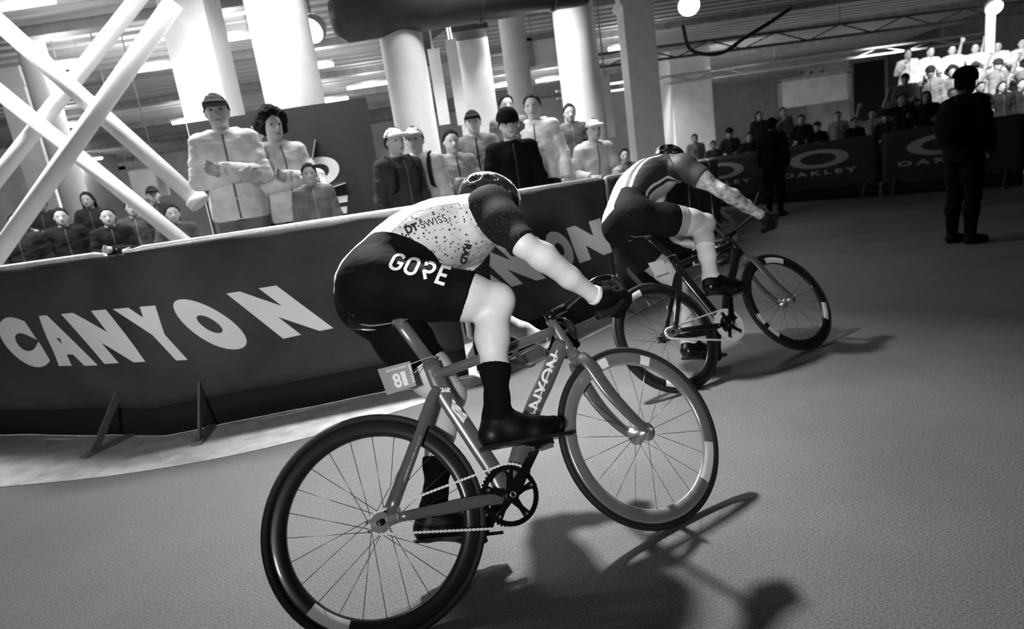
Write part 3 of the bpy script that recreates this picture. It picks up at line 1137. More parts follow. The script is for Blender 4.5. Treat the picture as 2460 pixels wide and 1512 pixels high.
M_FRAME1 = mat('dark_grey_glossy_frame', 108, 0.3, 0.35, coat=0.6)
M_FRAME2 = mat('black_frame', 34, 0.3, 0.3, coat=0.5)
M_FORK2 = mat('pale_fork', 120, 0.35, 0.3, coat=0.5)
M_RIM1 = mat('black_carbon_rim', 34, 0.32, 0.2, coat=0.5)
M_RIM1F = mat('polished_dark_rim', 178, 0.24, 0.65, coat=0.3)
bike1, frame1, steer1 = bicycle(B1, 0.098, 'dark grey track bicycle with deep black wheels ridden by the near cyclist in white', M_FRAME1, M_FRAME1, M_RIM1F, M_RIM1, M_BLACKGLOSS,
                                [(96, 112, 0.270, 0.306), (58, 66, 0.270, 0.306), (-52, -22, 0.270, 0.306)], [(-146, -122, 0.270, 0.306)], '81')
bike2, frame2, steer2 = bicycle(B2, 0.0254, 'black track bicycle with white chainring and striped rims ridden by the far cyclist', M_FRAME2, M_FORK2, M_RIM1, M_RIM1, mat('white_chainring', 240, 0.5, 0.0),
                                [(62, 92, 0.270, 0.306), (-40, -16, 0.270, 0.306), (186, 200, 0.270, 0.306), (206, 222, 0.270, 0.306)],
                                [(98, 122, 0.270, 0.306), (-120, -96, 0.270, 0.306)], '2', seat_d=(-0.04, 0.01), crank=(0.49, 0.432), ring_in=0.060)

# lettering on the near bicycle's frame
def frame_text(strokes_or_text, a, b, side_up, hgt, parent, y, bold=0.03, length=None, material=None):
    """letters run from a to b (x,z) on the right side of the frame at lateral y"""
    a, b = Vector((a[0], 0, a[1])), Vector((b[0], 0, b[1]))
    d = (b - a)
    L = d.length
    d.normalize()
    n = Vector((-d.z, 0, d.x)) * side_up
    V, F = strokes_or_text if not isinstance(strokes_or_text, str) else text_flat(strokes_or_text, bold)
    s = L / V[:, 0].max()
    fn = lambda u, v: a + d * (u * s) + n * ((v - 0.5) * hgt) + Vector((0, y(u * s / L, v), 0))
    return wrap_flat('lettering', (V, F), fn, material or M_WHITEPRINT, parent, 0.3)

frame_text('CANYON', (0.522, 0.452), (0.744, 0.692), 1, 0.044, frame1, lambda u, v: -0.0212 + 0.009 * abs(v - 0.5) ** 1.5 * 2, 0.02)

# illegible marks on the near bicycle's seat tube and stay
def squiggle(n, w, h, seed):
    r = random.Random(seed)
    out = []
    x = 0.0
    for i in range(n):
        k = r.choice((0, 1, 2))
        if k == 0:
            out.append([(x, 0), (x + w * .35, h), (x + w * .7, 0)])
        elif k == 1:
            out.append([(x, h), (x, 0), (x + w * .6, 0.1 * h), (x + w * .6, h)])
        else:
            out.append([(x, 0), (x, h), (x + w * .55, h * .8), (x + w * .1, h * .5), (x + w * .6, 0)])
        x += w
    return out

M_PALEMARK = mat('pale_frame_mark', 170, 0.5)
VF = ribbon_text(squiggle(4, 0.25, 1.0, 4), 0.12)
frame_text(VF, (0.286, 0.684), (0.332, 0.672), 1, 0.015, frame1, lambda u, v: -0.0165)
VF = ribbon_text([[(0, 0.2), (0.3, 0.9), (0.75, 0.85), (0.6, 0.45), (0.95, 0.1)], [(0.05, 0.55), (0.45, 0.25), (0.9, 0.6), (1.0, 0.95)], [(0.3, 0.6), (1.0, 0.45)]], 0.22)
frame_text(VF, (0.324, 0.632), (0.352, 0.556), -1, 0.030, frame1, lambda u, v: -0.0166)
VF = ribbon_text(squiggle(9, 0.11, 0.5, 8), 0.05)
frame_text(VF, (0.095, 0.432), (0.185, 0.552), 1, 0.011, frame1, lambda u, v: -0.0605 + 0.0125 * u, material=M_PALEMARK)
MB().poly([(0.752, -0.0225, 0.712), (0.755, -0.0225, 0.708), (0.578, -0.0222, 0.502), (0.575, -0.0222, 0.505)], (0, -0.0006, 0)).build('highlight_line', M_WHITEPRINT, frame1)  # reflection along the down tube, painted as a thin white strip

# ================================================================ the two cyclists
M_SKIN = mat('lit_skin', 196, 0.5, noise=0.05, scale=14, spec=0.35)
def tattoo_skin():
    """pale skin, tattooed over the arms"""
    m = mat('tattooed_skin', 190, 0.5, noise=0.45, scale=26, spec=0.35)
    nt = m.node_tree
    b = nt.nodes['Principled BSDF']
    src = b.inputs['Base Color'].links[0].from_socket
    tc = nt.nodes.new('ShaderNodeTexCoord')
    sx = nt.nodes.new('ShaderNodeSeparateXYZ')
    nt.links.new(tc.outputs['Object'], sx.inputs[0])
    f = math_node(nt, 'GREATER_THAN', math_node(nt, 'ADD', sx.outputs['X'], sx.outputs['Z']), 1.56)
    mx = nt.nodes.new('ShaderNodeMix')
    mx.data_type = 'RGBA'
    v = lin(196)
    mx.inputs[6].default_value = (v, v, v, 1)
    nt.links.new(f, mx.inputs[0])
    nt.links.new(src, mx.inputs[7])
    nt.links.new(mx.outputs[2], b.inputs['Base Color'])
    return m
M_SKIN2 = tattoo_skin()

def jersey_material(name, zs, xk, slope):
    """white jersey: plain white over the spine, thin dark seam, speckled pale grey flanks"""
    m = bpy.data.materials.new(name)
    m.use_nodes = True
    nt = m.node_tree
    b = nt.nodes['Principled BSDF']
    b.inputs['Roughness'].default_value = 0.7
    tc = nt.nodes.new('ShaderNodeTexCoord')
    sx = nt.nodes.new('ShaderNodeSeparateXYZ')
    nt.links.new(tc.outputs['Object'], sx.inputs[0])
    vo = nt.nodes.new('ShaderNodeTexVoronoi')
    vo.inputs['Scale'].default_value = 98
    nt.links.new(tc.outputs['Object'], vo.inputs['Vector'])
    nz = nt.nodes.new('ShaderNodeTexNoise')
    nz.inputs['Scale'].default_value = 11
    nt.links.new(tc.outputs['Object'], nz.inputs['Vector'])
    # spots where the voronoi cell centre is close, only in some cells
    sepc = nt.nodes.new('ShaderNodeSeparateColor')
    nt.links.new(vo.outputs['Color'], sepc.inputs[0])
    rad = math_node(nt, 'MULTIPLY', math_node(nt, 'SUBTRACT', sepc.outputs[0], 0.42), 0.85)
    spot = math_node(nt, 'LESS_THAN', vo.outputs['Distance'], rad)
    # seam height along the side: level over the ribs, dropping towards the hips
    drop = math_node(nt, 'MULTIPLY', math_node(nt, 'MAXIMUM', math_node(nt, 'SUBTRACT', xk, sx.outputs['X']), 0.0), slope)
    sd = math_node(nt, 'SUBTRACT', math_node(nt, 'ADD', sx.outputs['Z'], drop), zs)
    flank = math_node(nt, 'LESS_THAN', sd, 0.0)
    spot = math_node(nt, 'MULTIPLY', spot, flank)
    seamd = math_node(nt, 'ABSOLUTE', sd)
    seamf = math_node(nt, 'LESS_THAN', seamd, 0.0011)
    dark = math_node(nt, 'MAXIMUM', spot, seamf)
    grey = math_node(nt, 'MULTIPLY_ADD', nz.outputs['Fac'], -0.12, 0.60)
    base = nt.nodes.new('ShaderNodeMix')
    base.inputs[2].default_value = 0.86
    nt.links.new(flank, base.inputs[0])
    nt.links.new(grey, base.inputs[3])
    fin = nt.nodes.new('ShaderNodeMix')
    nt.links.new(dark, fin.inputs[0])
    nt.links.new(base.outputs[0], fin.inputs[2])
    fin.inputs[3].default_value = 0.03
    cmb = nt.nodes.new('ShaderNodeCombineColor')
    for i in range(3):
        nt.links.new(fin.outputs[0], cmb.inputs[i])
    nt.links.new(cmb.outputs[0], b.inputs['Base Color'])
    return m

def striped_jersey(name, spine_y):
    m = mat(name, 44, 0.6)
    nt = m.node_tree
    b = nt.nodes['Principled BSDF']
    tc = nt.nodes.new('ShaderNodeTexCoord')
    sx = nt.nodes.new('ShaderNodeSeparateXYZ')
    nt.links.new(tc.outputs['Object'], sx.inputs[0])
    s1 = math_node(nt, 'GREATER_THAN', sx.outputs['Y'], spine_y)
    s2 = math_node(nt, 'LESS_THAN', math_node(nt, 'ABSOLUTE', math_node(nt, 'SUBTRACT', sx.outputs['Y'], spine_y - 0.028)), 0.006)
    f = math_node(nt, 'MAXIMUM', s1, s2)
    v = math_node(nt, 'MULTIPLY_ADD', f, 0.68, 0.02)
    cmb = nt.nodes.new('ShaderNodeCombineColor')
    for i in range(3):
        nt.links.new(v, cmb.inputs[i])
    nt.links.new(cmb.outputs[0], b.inputs['Base Color'])
    return m

def sleeve_material():
    """black knit with fine pale flecks"""
    m = mat('black_flecked_sleeve', 13, 0.8, spec=0.15)
    nt = m.node_tree
    b = nt.nodes['Principled BSDF']
    tc = nt.nodes.new('ShaderNodeTexCoord')
    nz = nt.nodes.new('ShaderNodeTexNoise')
    nz.inputs['Scale'].default_value = 240
    nz.inputs['Detail'].default_value = 2
    nt.links.new(tc.outputs['Object'], nz.inputs['Vector'])
    rp = nt.nodes.new('ShaderNodeValToRGB')
    rp.color_ramp.elements[0].position, rp.color_ramp.elements[1].position = 0.60, 0.78
    rp.color_ramp.elements[0].color, rp.color_ramp.elements[1].color = (.004, .004, .004, 1), (.13, .13, .13, 1)
    nt.links.new(nz.outputs['Fac'], rp.inputs['Fac'])
    nt.links.new(rp.outputs['Color'], b.inputs['Base Color'])
    return m

def lerp(a, b, t):
    return Vector(a) * (1 - t) + Vector(b) * t

def grip(S, C, d, wrist, bar_r=0.0155, thumb_sign=1):
    """a hand closed round a bar: four fingers, thumb, palm"""
    C, d, wrist = Vector(C), Vector(d).normalized(), Vector(wrist)
    p = (wrist - C)
    p = (p - d * p.dot(d)).normalized()
    q = d.cross(p) * thumb_sign
    R = bar_r + 0.0095
    at = lambda ang, off, rr=R: C + d * off + (p * math.cos(ang) + q * math.sin(ang)) * rr
    lens = (0.93, 1.0, 0.96, 0.82)
    for i in range(4):
        off = (i - 1.5) * 0.0205
        kn = at(math.radians(18), off * 1.05, R + 0.016)
        pts = [kn] + [at(math.radians(a) * lens[i], off) for a in (62, 125, 190, 240)]
        S.chain(pts, [0.0115, 0.0100, 0.0094, 0.0088, 0.0078], 0.005)
        S.cone(lerp(wrist, C + d * off * 0.5, 0.35), 0.017, kn, 0.0125, 0.02)
    th = [lerp(wrist, C - q * 0.02, 0.45), at(math.radians(-42), 0.026, R + 0.010), at(math.radians(-85), 0.036, R + 0.002), at(math.radians(-135), 0.034, R)]
    S.chain(th, [0.016, 0.0125, 0.0105, 0.0088], 0.008)
    S.ell(lerp(wrist, C + p * (R + 0.012), 0.6), (0.036, 0.024, 0.034), k=0.02)
    return S

def local_ray(M, px, py):
    inv = M.inverted()
    o = inv @ Vector((0, 0, CAM_H))
    d = (inv.to_3x3() @ ray(px, py)).normalized()
    return o, d

def print_on(M, bvh, VF, quad, material, parent, cuts=0.1, lift=0.0018, name='lettering'):
    """print lettering on a garment where the pixel quad falls on it"""
    V, F = VF
    V = V.copy()
    V[:, 0] /= V[:, 0].max()
    V[:, 1] /= V[:, 1].max()
    last = [Vector((0, 0, 0))]
    def fn(u, v):
        p = bilinear(quad, u, v)
        o, d = local_ray(M, p.x, p.y)
        hit, nrm, _, _ = bvh.ray_cast(o, d)
        if hit is None:
            h2 = bvh.find_nearest(o + d * 2.0)
            hit, nrm = (h2[0], h2[1]) if h2[0] is not None else (last[0], -d)
        if nrm.dot(d) > 0:
            nrm = -nrm
        last[0] = hit
        return hit + nrm * lift
    return wrap_flat(name, (V, F), fn, material, parent, cuts)

def helmet(parent, c, R, shell_mat, stripe_mat, strap=True, scale=0.92):
    """vented road helmet about centre c; tilt turns it nose down"""
    Lc = Vector(c)
    w = lambda p: R.to_3x3() @ (Vector(p) * scale)
    sc = lambda r: tuple(q * scale for q in r)
    S = SDF()
    S.ell(c, sc((0.138, 0.094, 0.108)), R, 0.01)
    S.ell(Lc + w((-0.055, 0, -0.015)), sc((0.092, 0.088, 0.088)), R, 0.03)
    vents = []
    def vent(p, r, yaw=0.0, pit=0.0):
        Rm = (R @ Matrix.Rotation(yaw, 4, 'Z') @ Matrix.Rotation(pit, 4, 'Y')).to_3x3()
        cc = np.array(Lc + w(p))
        A = np.array(Rm)
        rr = np.array(sc(r))
        def f(X, Y, Z):
            x, y, z = X - cc[0], Y - cc[1], Z - cc[2]
            x, y, z = (A[0, 0] * x + A[1, 0] * y + A[2, 0] * z, A[0, 1] * x + A[1, 1] * y + A[2, 1] * z, A[0, 2] * x + A[1, 2] * y + A[2, 2] * z)
            k0 = np.sqrt((x / rr[0]) ** 2 + (y / rr[1]) ** 2 + (z / rr[2]) ** 2)
            return -(k0 - 1) * rr.min()
        vents.append(f)
    for s in (-1, 1):
        vent((-0.108, s * 0.040, 0.050), (0.055, 0.019, 0.030), 0, 0.75)
        vent((-0.052, s * 0.064, 0.066), (0.042, 0.020, 0.026), s * -0.15, 0.35)
        vent((0.015, s * 0.045, 0.10), (0.050, 0.013, 0.03), s * 0.1, -0.1)
        vent((0.085, s * 0.038, 0.082), (0.042, 0.012, 0.03), s * 0.12, -0.6)
        vent((-0.045, s * 0.088, 0.022), (0.040, 0.024, 0.013), 0, -0.2)
        vent((0.055, s * 0.082, 0.035), (0.040, 0.022, 0.011), s * 0.3, -0.25)
        vent((-0.118, s * 0.052, 0.005), (0.03, 0.018, 0.012), 0, 0.2)
    bottom = halfspace(Lc + w((0, 0, -0.042)), w((0.18, 0, -1)))
    hollow = lambda X, Y, Z: -ellf(X, Y, Z)
    A = np.array(R.to_3x3())
    hc = np.array(Lc + w((0, 0, -0.028)))
    hr = np.array(sc((0.120, 0.082, 0.096)))
    def ellf(X, Y, Z):
        x, y, z = X - hc[0], Y - hc[1], Z - hc[2]
        x, y, z = (A[0, 0] * x + A[1, 0] * y + A[2, 0] * z, A[0, 1] * x + A[1, 1] * y + A[2, 1] * z, A[0, 2] * x + A[1, 2] * y + A[2, 2] * z)
        return (np.sqrt((x / hr[0]) ** 2 + (y / hr[1]) ** 2 + (z / hr[2]) ** 2) - 1) * hr.min()
    me = S.mesh('helmet', 0.0042, shell_mat, cut=both(bottom, hollow, *vents))
    h = link('helmet', me, parent)
    if stripe_mat:
        band = both(halfspace(Lc + w((0, 0.03, 0)), w((0, 1, 0))), halfspace(Lc + w((0, -0.052, 0)), w((0, -1, 0))), halfspace(Lc + w((0, 0, -0.02)), w((0.3, 0, -1))), halfspace(Lc + w((-0.088, 0, 0.0)), w((-1, 0, -0.35))), *vents)
        link('stripe', S.mesh('stripe', 0.0035, stripe_mat, grow=0.003, cut=band, inner=0.008), h)
    if strap:
        for s in (-1, 1):
            MB().tube(smoothline([Lc + w((0.045, s * 0.083, -0.03)), Lc + w((0.035, s * 0.074, -0.10)), Lc + w((0.055, s * 0.02, -0.155))], 5), 0.0015, 6, ry=0.006).build('chin_strap', mat('helmet_strap', 25, 0.8), h)
    return h, me

def cyclist(M, J, st):
    """J: joints in the bicycle's own axes (x forward, y left, z up)"""
    t = thing('person', st['label'], 'person', matrix=M, group='cyclists on the track')
    V3 = lambda k: Vector(J[k])
    torso, neck, head = SDF(), SDF(), SDF()
    pv, lu, chs, up = V3('pelvis'), V3('lumbar'), V3('chest'), V3('upper')
    def pitch_of(a, b):
        d = b - a
        return Matrix.Rotation(-math.atan2(d.z, d.x), 4, 'Y')
    torso.ell(pv, (0.115, 0.16, 0.115), pitch_of(pv, lu), 0.05)
    for s in (-1, 1):
        torso.ell(pv + Vector((-0.008, s * 0.080, -0.012)), (0.098, 0.090, 0.100), None, 0.06)
    torso.ell(lu, (0.17, 0.146, 0.106), pitch_of(pv, chs), 0.07)
    torso.ell(chs, (0.20, 0.166, 0.122), pitch_of(lu, up), 0.07)
    torso.ell(up, (0.11, 0.165, 0.09), pitch_of(chs, up), 0.06)
    hd = V3('head')
    nk = lerp(up, hd, 0.35)
    neck.cone(up + Vector((0.03, 0, 0.01)), 0.065, hd + Vector((-0.02, 0, -0.05)), 0.055, 0.04)
    Rh = Matrix.Rotation(st.get('head_roll', 0), 4, 'X') @ Matrix.Rotation(st.get('head_yaw', 0), 4, 'Z') @ Matrix.Rotation(st.get('head_pitch', 0), 4, 'Y')
    H3 = lambda *q: hd + Rh.to_3x3() @ Vector(q)
    head.ell(hd, (0.100, 0.076, 0.098), Rh, 0.03)
    head.ell(H3(0.03, 0, -0.062), (0.066, 0.058, 0.062), Rh, 0.035)
    head.ell(H3(0.062, 0, -0.105), (0.026, 0.028, 0.022), Rh, 0.02)
    head.cone(H3(0.098, 0, -0.022), 0.010, H3(0.116, 0, -0.058), 0.014, 0.012)
    head.ell(H3(0.092, 0, -0.084), (0.012, 0.024, 0.007), Rh, 0.008)
    for s in (-1, 1):
        head.ell(H3(0.0, s * 0.079, -0.035), (0.017, 0.009, 0.028), Rh, 0.006)
        head.ell(H3(0.085, s * 0.032, -0.008), (0.016, 0.02, 0.008), Rh, 0.01)
    arms, legs, hands, feet = {}, {}, {}, {}
    for s, k in ((-1, 'R'), (1, 'L')):
        sh, el, wr = V3('sho' + k), V3('elb' + k), V3('wri' + k)
        a = SDF()
        a.cone(up + Vector((0.0, s * 0.10, -0.01)), 0.07, sh, 0.062, 0.05)
        a.ell(sh, (0.062, 0.056, 0.066), None, 0.04)
        a.chain([sh, lerp(sh, el, 0.45) + Vector((-0.006, s * 0.004, 0)), el], [0.055, 0.051, 0.040], 0.05)
        f1 = lerp(el, wr, 0.28)
        a.chain([el, f1 + Vector((0, s * 0.004, 0.005)), lerp(el, wr, 0.65), wr], [0.040, 0.0455, 0.036, 0.0255], 0.02)
        arms[k] = a
        hh = SDF()
        hh.cone(wr, 0.0255, lerp(wr, V3('bar' + k), 0.35), 0.027, 0.02)
        grip(hh, V3('bar' + k), V3('bard' + k), wr, thumb_sign=s)
        hands[k] = hh
        hip, kn, an = V3('hip' + k), V3('kne' + k), V3('ank' + k)
        l = SDF()
        l.chain([hip, lerp(hip, kn, 0.4), lerp(hip, kn, 0.75), kn], [0.094, 0.088, 0.074, 0.056], 0.05)
        fwd = Vector((1, 0, 0))
        l.ell(kn + (kn - lerp(hip, an, 0.5)).normalized() * 0.012, (0.050, 0.046, 0.052), None, 0.03)
        ax = (an - kn).normalized()
        back = Vector((-1, 0, 0)) - ax * Vector((-1, 0, 0)).dot(ax)
        back.normalize()
        l.chain([kn, lerp(kn, an, 0.32) + back * 0.014, lerp(kn, an, 0.6) + back * 0.006, lerp(kn, an, 0.85), an], [0.051, 0.0535, 0.042, 0.033, 0.033], 0.03)
        l.ell(lerp(kn, an, 0.28) + back * 0.028, (0.032, 0.038, 0.085), pitch_of(kn, an) @ Matrix.Rotation(PI / 2, 4, 'Y'), 0.03)
        legs[k] = l
        fo = SDF()
        heel, ball, toe = V3('heel' + k), V3('ball' + k), V3('toe' + k)
        fo.chain([an, heel, lerp(heel, ball, 0.5) + Vector((0, 0, 0.012)), ball, toe], [0.036, 0.034, 0.037, 0.038, 0.024], 0.03)
        fo.cone(an, 0.036, lerp(heel, ball, 0.55) + Vector((0, 0, 0.02)), 0.034, 0.03)
        feet[k] = fo
    full = torso.plus(neck, head, arms['R'], arms['L'], hands['R'], hands['L'], legs['R'], legs['L'], feet['R'], feet['L'])
    body = link('body', full.mesh('body', 0.0065, st['skin']), t)
    eye = MB()
    for s in (-1, 1):
        MB().ball(H3(0.088, s * 0.032, -0.022), (0.010, 0.013, 0.009), 10, 8, Rh.to_3x3()).build('eye', mat('eye_dark', 20, 0.2), body)
    # ---- jersey
    wa, wb = V3('waist_a'), V3('waist_b')
    wd = (wb - wa).normalized()
    wn = Vector((-wd.z, 0, wd.x))
    if wn.x > 0:
        wn = -wn                      # points to the rear: removed side of the jersey
    main = halfspace(wa, wn)
    tail = both(lambda X, Y, Z: np.abs(Y + 0 * X) - 0.085 + 0 * Z, halfspace((0, 0, J['tail_z']), (0, 0, -1)), halfspace(wa + Vector((0.12, 0, 0)), (1, 0, 0)))
    seamR = []
    for s, k in ((-1, 'R'), (1, 'L')):
        sh, el = V3('sho' + k), V3('elb' + k)
        p = sh + Vector((-0.03, -s * 0.025, 0.0))
        n = Vector((0.62, s * 0.78, 0.0)).normalized()
        seamR.append((p, n))
    seam_cut = both(halfspace(*seamR[0]), halfspace(*seamR[1]))
    collar = halfspace(lerp(up, hd, 0.33), (hd - up))
    jm = torso.plus(neck, arms['R'], arms['L']).mesh('jersey', 0.0055, st['jersey'], grow=0.007, cut=both(either(main, tail), seam_cut, collar))
    wrinkle(jm, 0.0022, 16.0, 4)
    jersey = link('jersey', jm, t)
    for i, (s, k) in enumerate(((-1, 'R'), (1, 'L'))):
        sh, el = V3('sho' + k), V3('elb' + k)
        p, n = seamR[i]
        en = (el - sh).normalized() if st['sleeve'] < 0.9 else ((el - sh).normalized() * 0.8 + (V3('wri' + k) - el).normalized() * 0.5).normalized()
        sl = torso.plus(arms[k]).mesh('sleeve', 0.0055, st['sleeve_mat'], grow=0.0085, cut=both(halfspace(p, -n), halfspace(lerp(sh, el, st['sleeve']), en), lambda X, Y, Z, s=s: 0.06 - s * Y + 0 * X + 0 * Z))
        link('sleeve', sl, t)
    # ---- shorts
    hem = {}
    for k in 'RL':
        hp, kn = V3('hip' + k), V3('kne' + k)
        hem[k] = halfspace(lerp(hp, kn, st['hem' + k]), (kn - hp).normalized() + Vector((0, 0, st.get('hem_tilt', 0))))
    def hems(X, Y, Z):
        return np.where(Y + 0 * X + 0 * Z < 0, hem['R'](X, Y, Z), hem['L'](X, Y, Z))
    sm = torso.plus(legs['R'], legs['L']).mesh('shorts', 0.0055, st['shorts'], grow=0.0045, cut=both(hems, halfspace(wa - wn * 0.03, -wn), halfspace((0, 0, st['shorts_floor']), (0, 0, -1))))
    wrinkle(sm, 0.0016, 14.0, 5)
    shorts = link('shorts', sm, t)
    if st.get('hem_band'):
        for s, k in ((-1, 'R'), (1, 'L')):
            hp, kn = V3('hip' + k), V3('kne' + k)
            dd = (kn - hp)
            link('hem_band', legs[k].mesh('hem_band', 0.006, st['hem_band'], grow=0.0065, cut=both(halfspace(lerp(hp, kn, st['hem' + k] + 0.005), dd), halfspace(lerp(hp, kn, st['hem' + k] - 0.13), -dd))), shorts)
    # ---- socks, shoes, gloves
    for s, k in ((-1, 'R'), (1, 'L')):
        kn, an = V3('kne' + k), V3('ank' + k)
        so = legs[k].plus(feet[k]).mesh('sock', 0.005, st['sock'], grow=0.004, cut=both(halfspace(lerp(kn, an, st['sock_top']), -(an - kn)), halfspace(lerp(kn, an, 1.12), (an - kn))))
        link('sock', so, t)
        heel, ball, toe = V3('heel' + k), V3('ball' + k), V3('toe' + k)
        dn = (toe - heel).normalized()
        upv = Vector((-dn.z, 0, dn.x))
        sho = link('shoe', feet[k].mesh('shoe', 0.005, st['shoe'], grow=0.006, cut=halfspace(an + Vector((0, 0, 0.022)), Vector((0.1, 0, 1)))), t)
        so_ = MB()
        out = [(-0.035, 0.024), (-0.03, 0.034), (0.05, 0.034), (0.13, 0.042), (0.2, 0.04), (0.245, 0.022)]
        L = (toe - heel).length + 0.06
        P = [heel + dn * (x / 0.245 * L - 0.008) + Vector((0, w, 0)) - upv * 0.044 for x, w in out] + [heel + dn * (x / 0.245 * L - 0.008) + Vector((0, -w, 0)) - upv * 0.044 for x, w in out[::-1]]
        so_.poly(P, upv * 0.011)
        so_.build('sole', mat('carbon_sole', 24, 0.35), sho)
        for q in (0.35, 0.62):
            c0 = lerp(heel, ball, q + 0.25) + upv * 0.046
            MB().tube([c0 + Vector((0, 0.036, -0.012)), c0 + Vector((0, 0.018, 0.003)), c0 + Vector((0, -0.018, 0.003)), c0 + Vector((0, -0.036, -0.012))], 0.011, 8, ry=0.003, up=upv).build('shoe_strap', mat('shoe_strap', 30, 0.4), sho)
        if st.get('glove'):
            wr = V3('wri' + k)
            gl = link('glove', hands[k].mesh('glove', 0.0033, st['glove'], grow=0.0022, cut=halfspace(lerp(wr, V3('bar' + k), 0.04), wr - V3('bar' + k))), t)
            if st.get('cuff'):
                d = (V3('bar' + k) - wr).normalized()
                a0, a1 = wr - d * 0.004, wr + d * 0.014
                cf = arms[k].plus(hands[k]).mesh('cuff', 0.0035, st['cuff'], grow=0.0035, cut=both(halfspace(a1, d), halfspace(a0, -d)))
                link('cuff', cf, gl)
    h, hm = helmet(t, H3(-0.010, 0, 0.024), Rh @ Matrix.Rotation(st['helmet_tilt'], 4, 'Y'), st['helmet'], st.get('helmet_stripe'), scale=st.get('helmet_scale', 0.92))
    return t, dict(jersey=(jersey, jm), shorts=(shorts, sm), helmet=(h, hm), body=body)

def dirv(a, b):
    return tuple(Vector(b) - Vector(a))

J1 = dict(pelvis=(0.170, 0, 1.085), lumbar=(0.275, 0, 1.192), chest=(0.455, 0, 1.245), upper=(0.60, 0, 1.248), head=(0.716, 0, 1.338),
          shoR=(0.622, -0.185, 1.228), elbR=(0.628, -0.315, 1.02), wriR=(0.858, -0.228, 0.822), barR=(0.953, -0.2, 0.776), bardR=(0.84, 0, 0.54),
          shoL=(0.622, 0.185, 1.228), elbL=(0.640, 0.305, 0.995), wriL=(0.838, 0.222, 0.81), barL=(0.915, 0.212, 0.757), bardL=(0.84, 0, 0.54),
          hipR=(0.190, -0.095, 1.062), kneR=(0.545, -0.138, 0.905), ankR=(0.424, -0.122, 0.525), heelR=(0.392, -0.124, 0.478), ballR=(0.532, -0.124, 0.450), toeR=(0.600, -0.124, 0.452),
          hipL=(0.190, 0.095, 1.055), kneL=(0.352, 0.118, 0.680), ankL=(0.188, 0.122, 0.315), heelL=(0.155, 0.124, 0.272), ballL=(0.285, 0.124, 0.224), toeL=(0.35, 0.124, 0.226),
          waist_a=(0.215, 0, 1.25), waist_b=(0.375, 0, 1.147), tail_z=1.115)
rider1, R1 = cyclist(B1, J1, dict(label='cyclist in speckled white jersey and black lettered shorts riding the near bicycle', skin=M_SKIN,
    jersey=jersey_material('speckled_white_jersey', 1.282, 0.36, 0.62), sleeve=1.0, sleeve_mat=sleeve_material(), shorts=mat('black_lycra_shorts', 8, 0.8, spec=0.12), hemR=0.745, hemL=0.66, shorts_floor=0.7, hem_tilt=-0.22, head_roll=0.36, head_yaw=0.22, head_pitch=0.26, helmet_scale=0.92,
    sock=mat('black_sock', 9, 0.9, spec=0.1), sock_top=0.56, shoe=mat('black_shoe', 9, 0.45, spec=0.3), glove=mat('black_glove', 8, 0.85, spec=0.12), cuff=mat('white_glove_cuff', 225, 0.7),
    helmet=mat('black_helmet_shell', 40, 0.22, coat=0.6), helmet_stripe=mat('white_helmet_stripe', 230, 0.35), helmet_tilt=0.10))
bj, bs, bh = bvh_of(R1['jersey'][1]), bvh_of(R1['shorts'][1]), bvh_of(R1['helmet'][1])
M_BLACKPRINT = mat('black_print', 20, 0.7)
M_SHORTPRINT = mat('white_shorts_print', 232, 0.6)

def arc(cx, cy, rx, ry, a0, a1, n=10):
    return [(cx + rx * math.cos(math.radians(a0 + (a1 - a0) * i / n)), cy + ry * math.sin(math.radians(a0 + (a1 - a0) * i / n))) for i in range(n + 1)]

def gore_strokes():
    w = 0.62
    s = []
    # G
    s.append([(0.58, 0.80)] + arc(0.31, 0.70, 0.27, 0.24, 30, 180, 8) + arc(0.31, 0.30, 0.27, 0.24, 180, 360, 10) + [(0.58, 0.47), (0.33, 0.47)])
    # O
    x = 0.86
    o = arc(x + 0.29, 0.70, 0.28, 0.24, 0, 180, 10) + arc(x + 0.29, 0.30, 0.28, 0.24, 180, 360, 10)
    s.append(o + [o[0]])
    # R: broken stem, bowl and leg
    x = 1.74
    s.append([(x + 0.02, 0.94), (x + 0.10, 0.74)])
    s.append([(x + 0.16, 0.94), (x + 0.26, 0.94)] + arc(x + 0.30, 0.69, 0.26, 0.25, 75, -90, 10) + [(x + 0.04, 0.44)])
    s.append([(x + 0.07, 0.48), (x + 0.36, 0.04)])
    # E
    x = 2.62
    s.append([(x + 0.52, 0.93), (x + 0.05, 0.93), (x + 0.05, 0.07), (x + 0.52, 0.07)])
    s.append([(x + 0.05, 0.5), (x + 0.46, 0.5)])
    return s

print_on(B1, bs, ribbon_text(gore_strokes(), 0.17), [(951, 607), (1085, 642), (1066, 687), (931, 645)], M_SHORTPRINT, R1['shorts'][0], 0.06)
print_on(B1, bj, text_flat('DT', 0.05), [(969, 545), (1000, 534.5), (1007, 552.5), (978.5, 564)], M_BLACKPRINT, R1['jersey'][0], 0.15)
print_on(B1, bj, text_flat('SWISS', 0.004, 1.1), [(1006.5, 534), (1067.5, 515), (1075.5, 531.5), (1015, 550.5)], M_BLACKPRINT, R1['jersey'][0], 0.12)
print_on(B1, bj, text_flat('RAD', 0.05), [(1133, 588), (1119, 636), (1102, 632), (1116, 584)], M_BLACKPRINT, R1['jersey'][0], 0.15)
print_on(B1, bj, ribbon_text(gore_strokes(), 0.17), [(818, 672), (851, 604), (862, 612), (832, 678)], M_SHORTPRINT, R1['jersey'][0], 0.1)
print_on(B1, bh, (np.array([(0, 0), (1, 0), (1, 1), (0, 1)], float), [(0, 1, 2, 3)]), [(1170, 456), (1184, 453), (1187, 470), (1172, 471)], M_SHORTPRINT, R1['helmet'][0], 0.4, name='logo_mark')
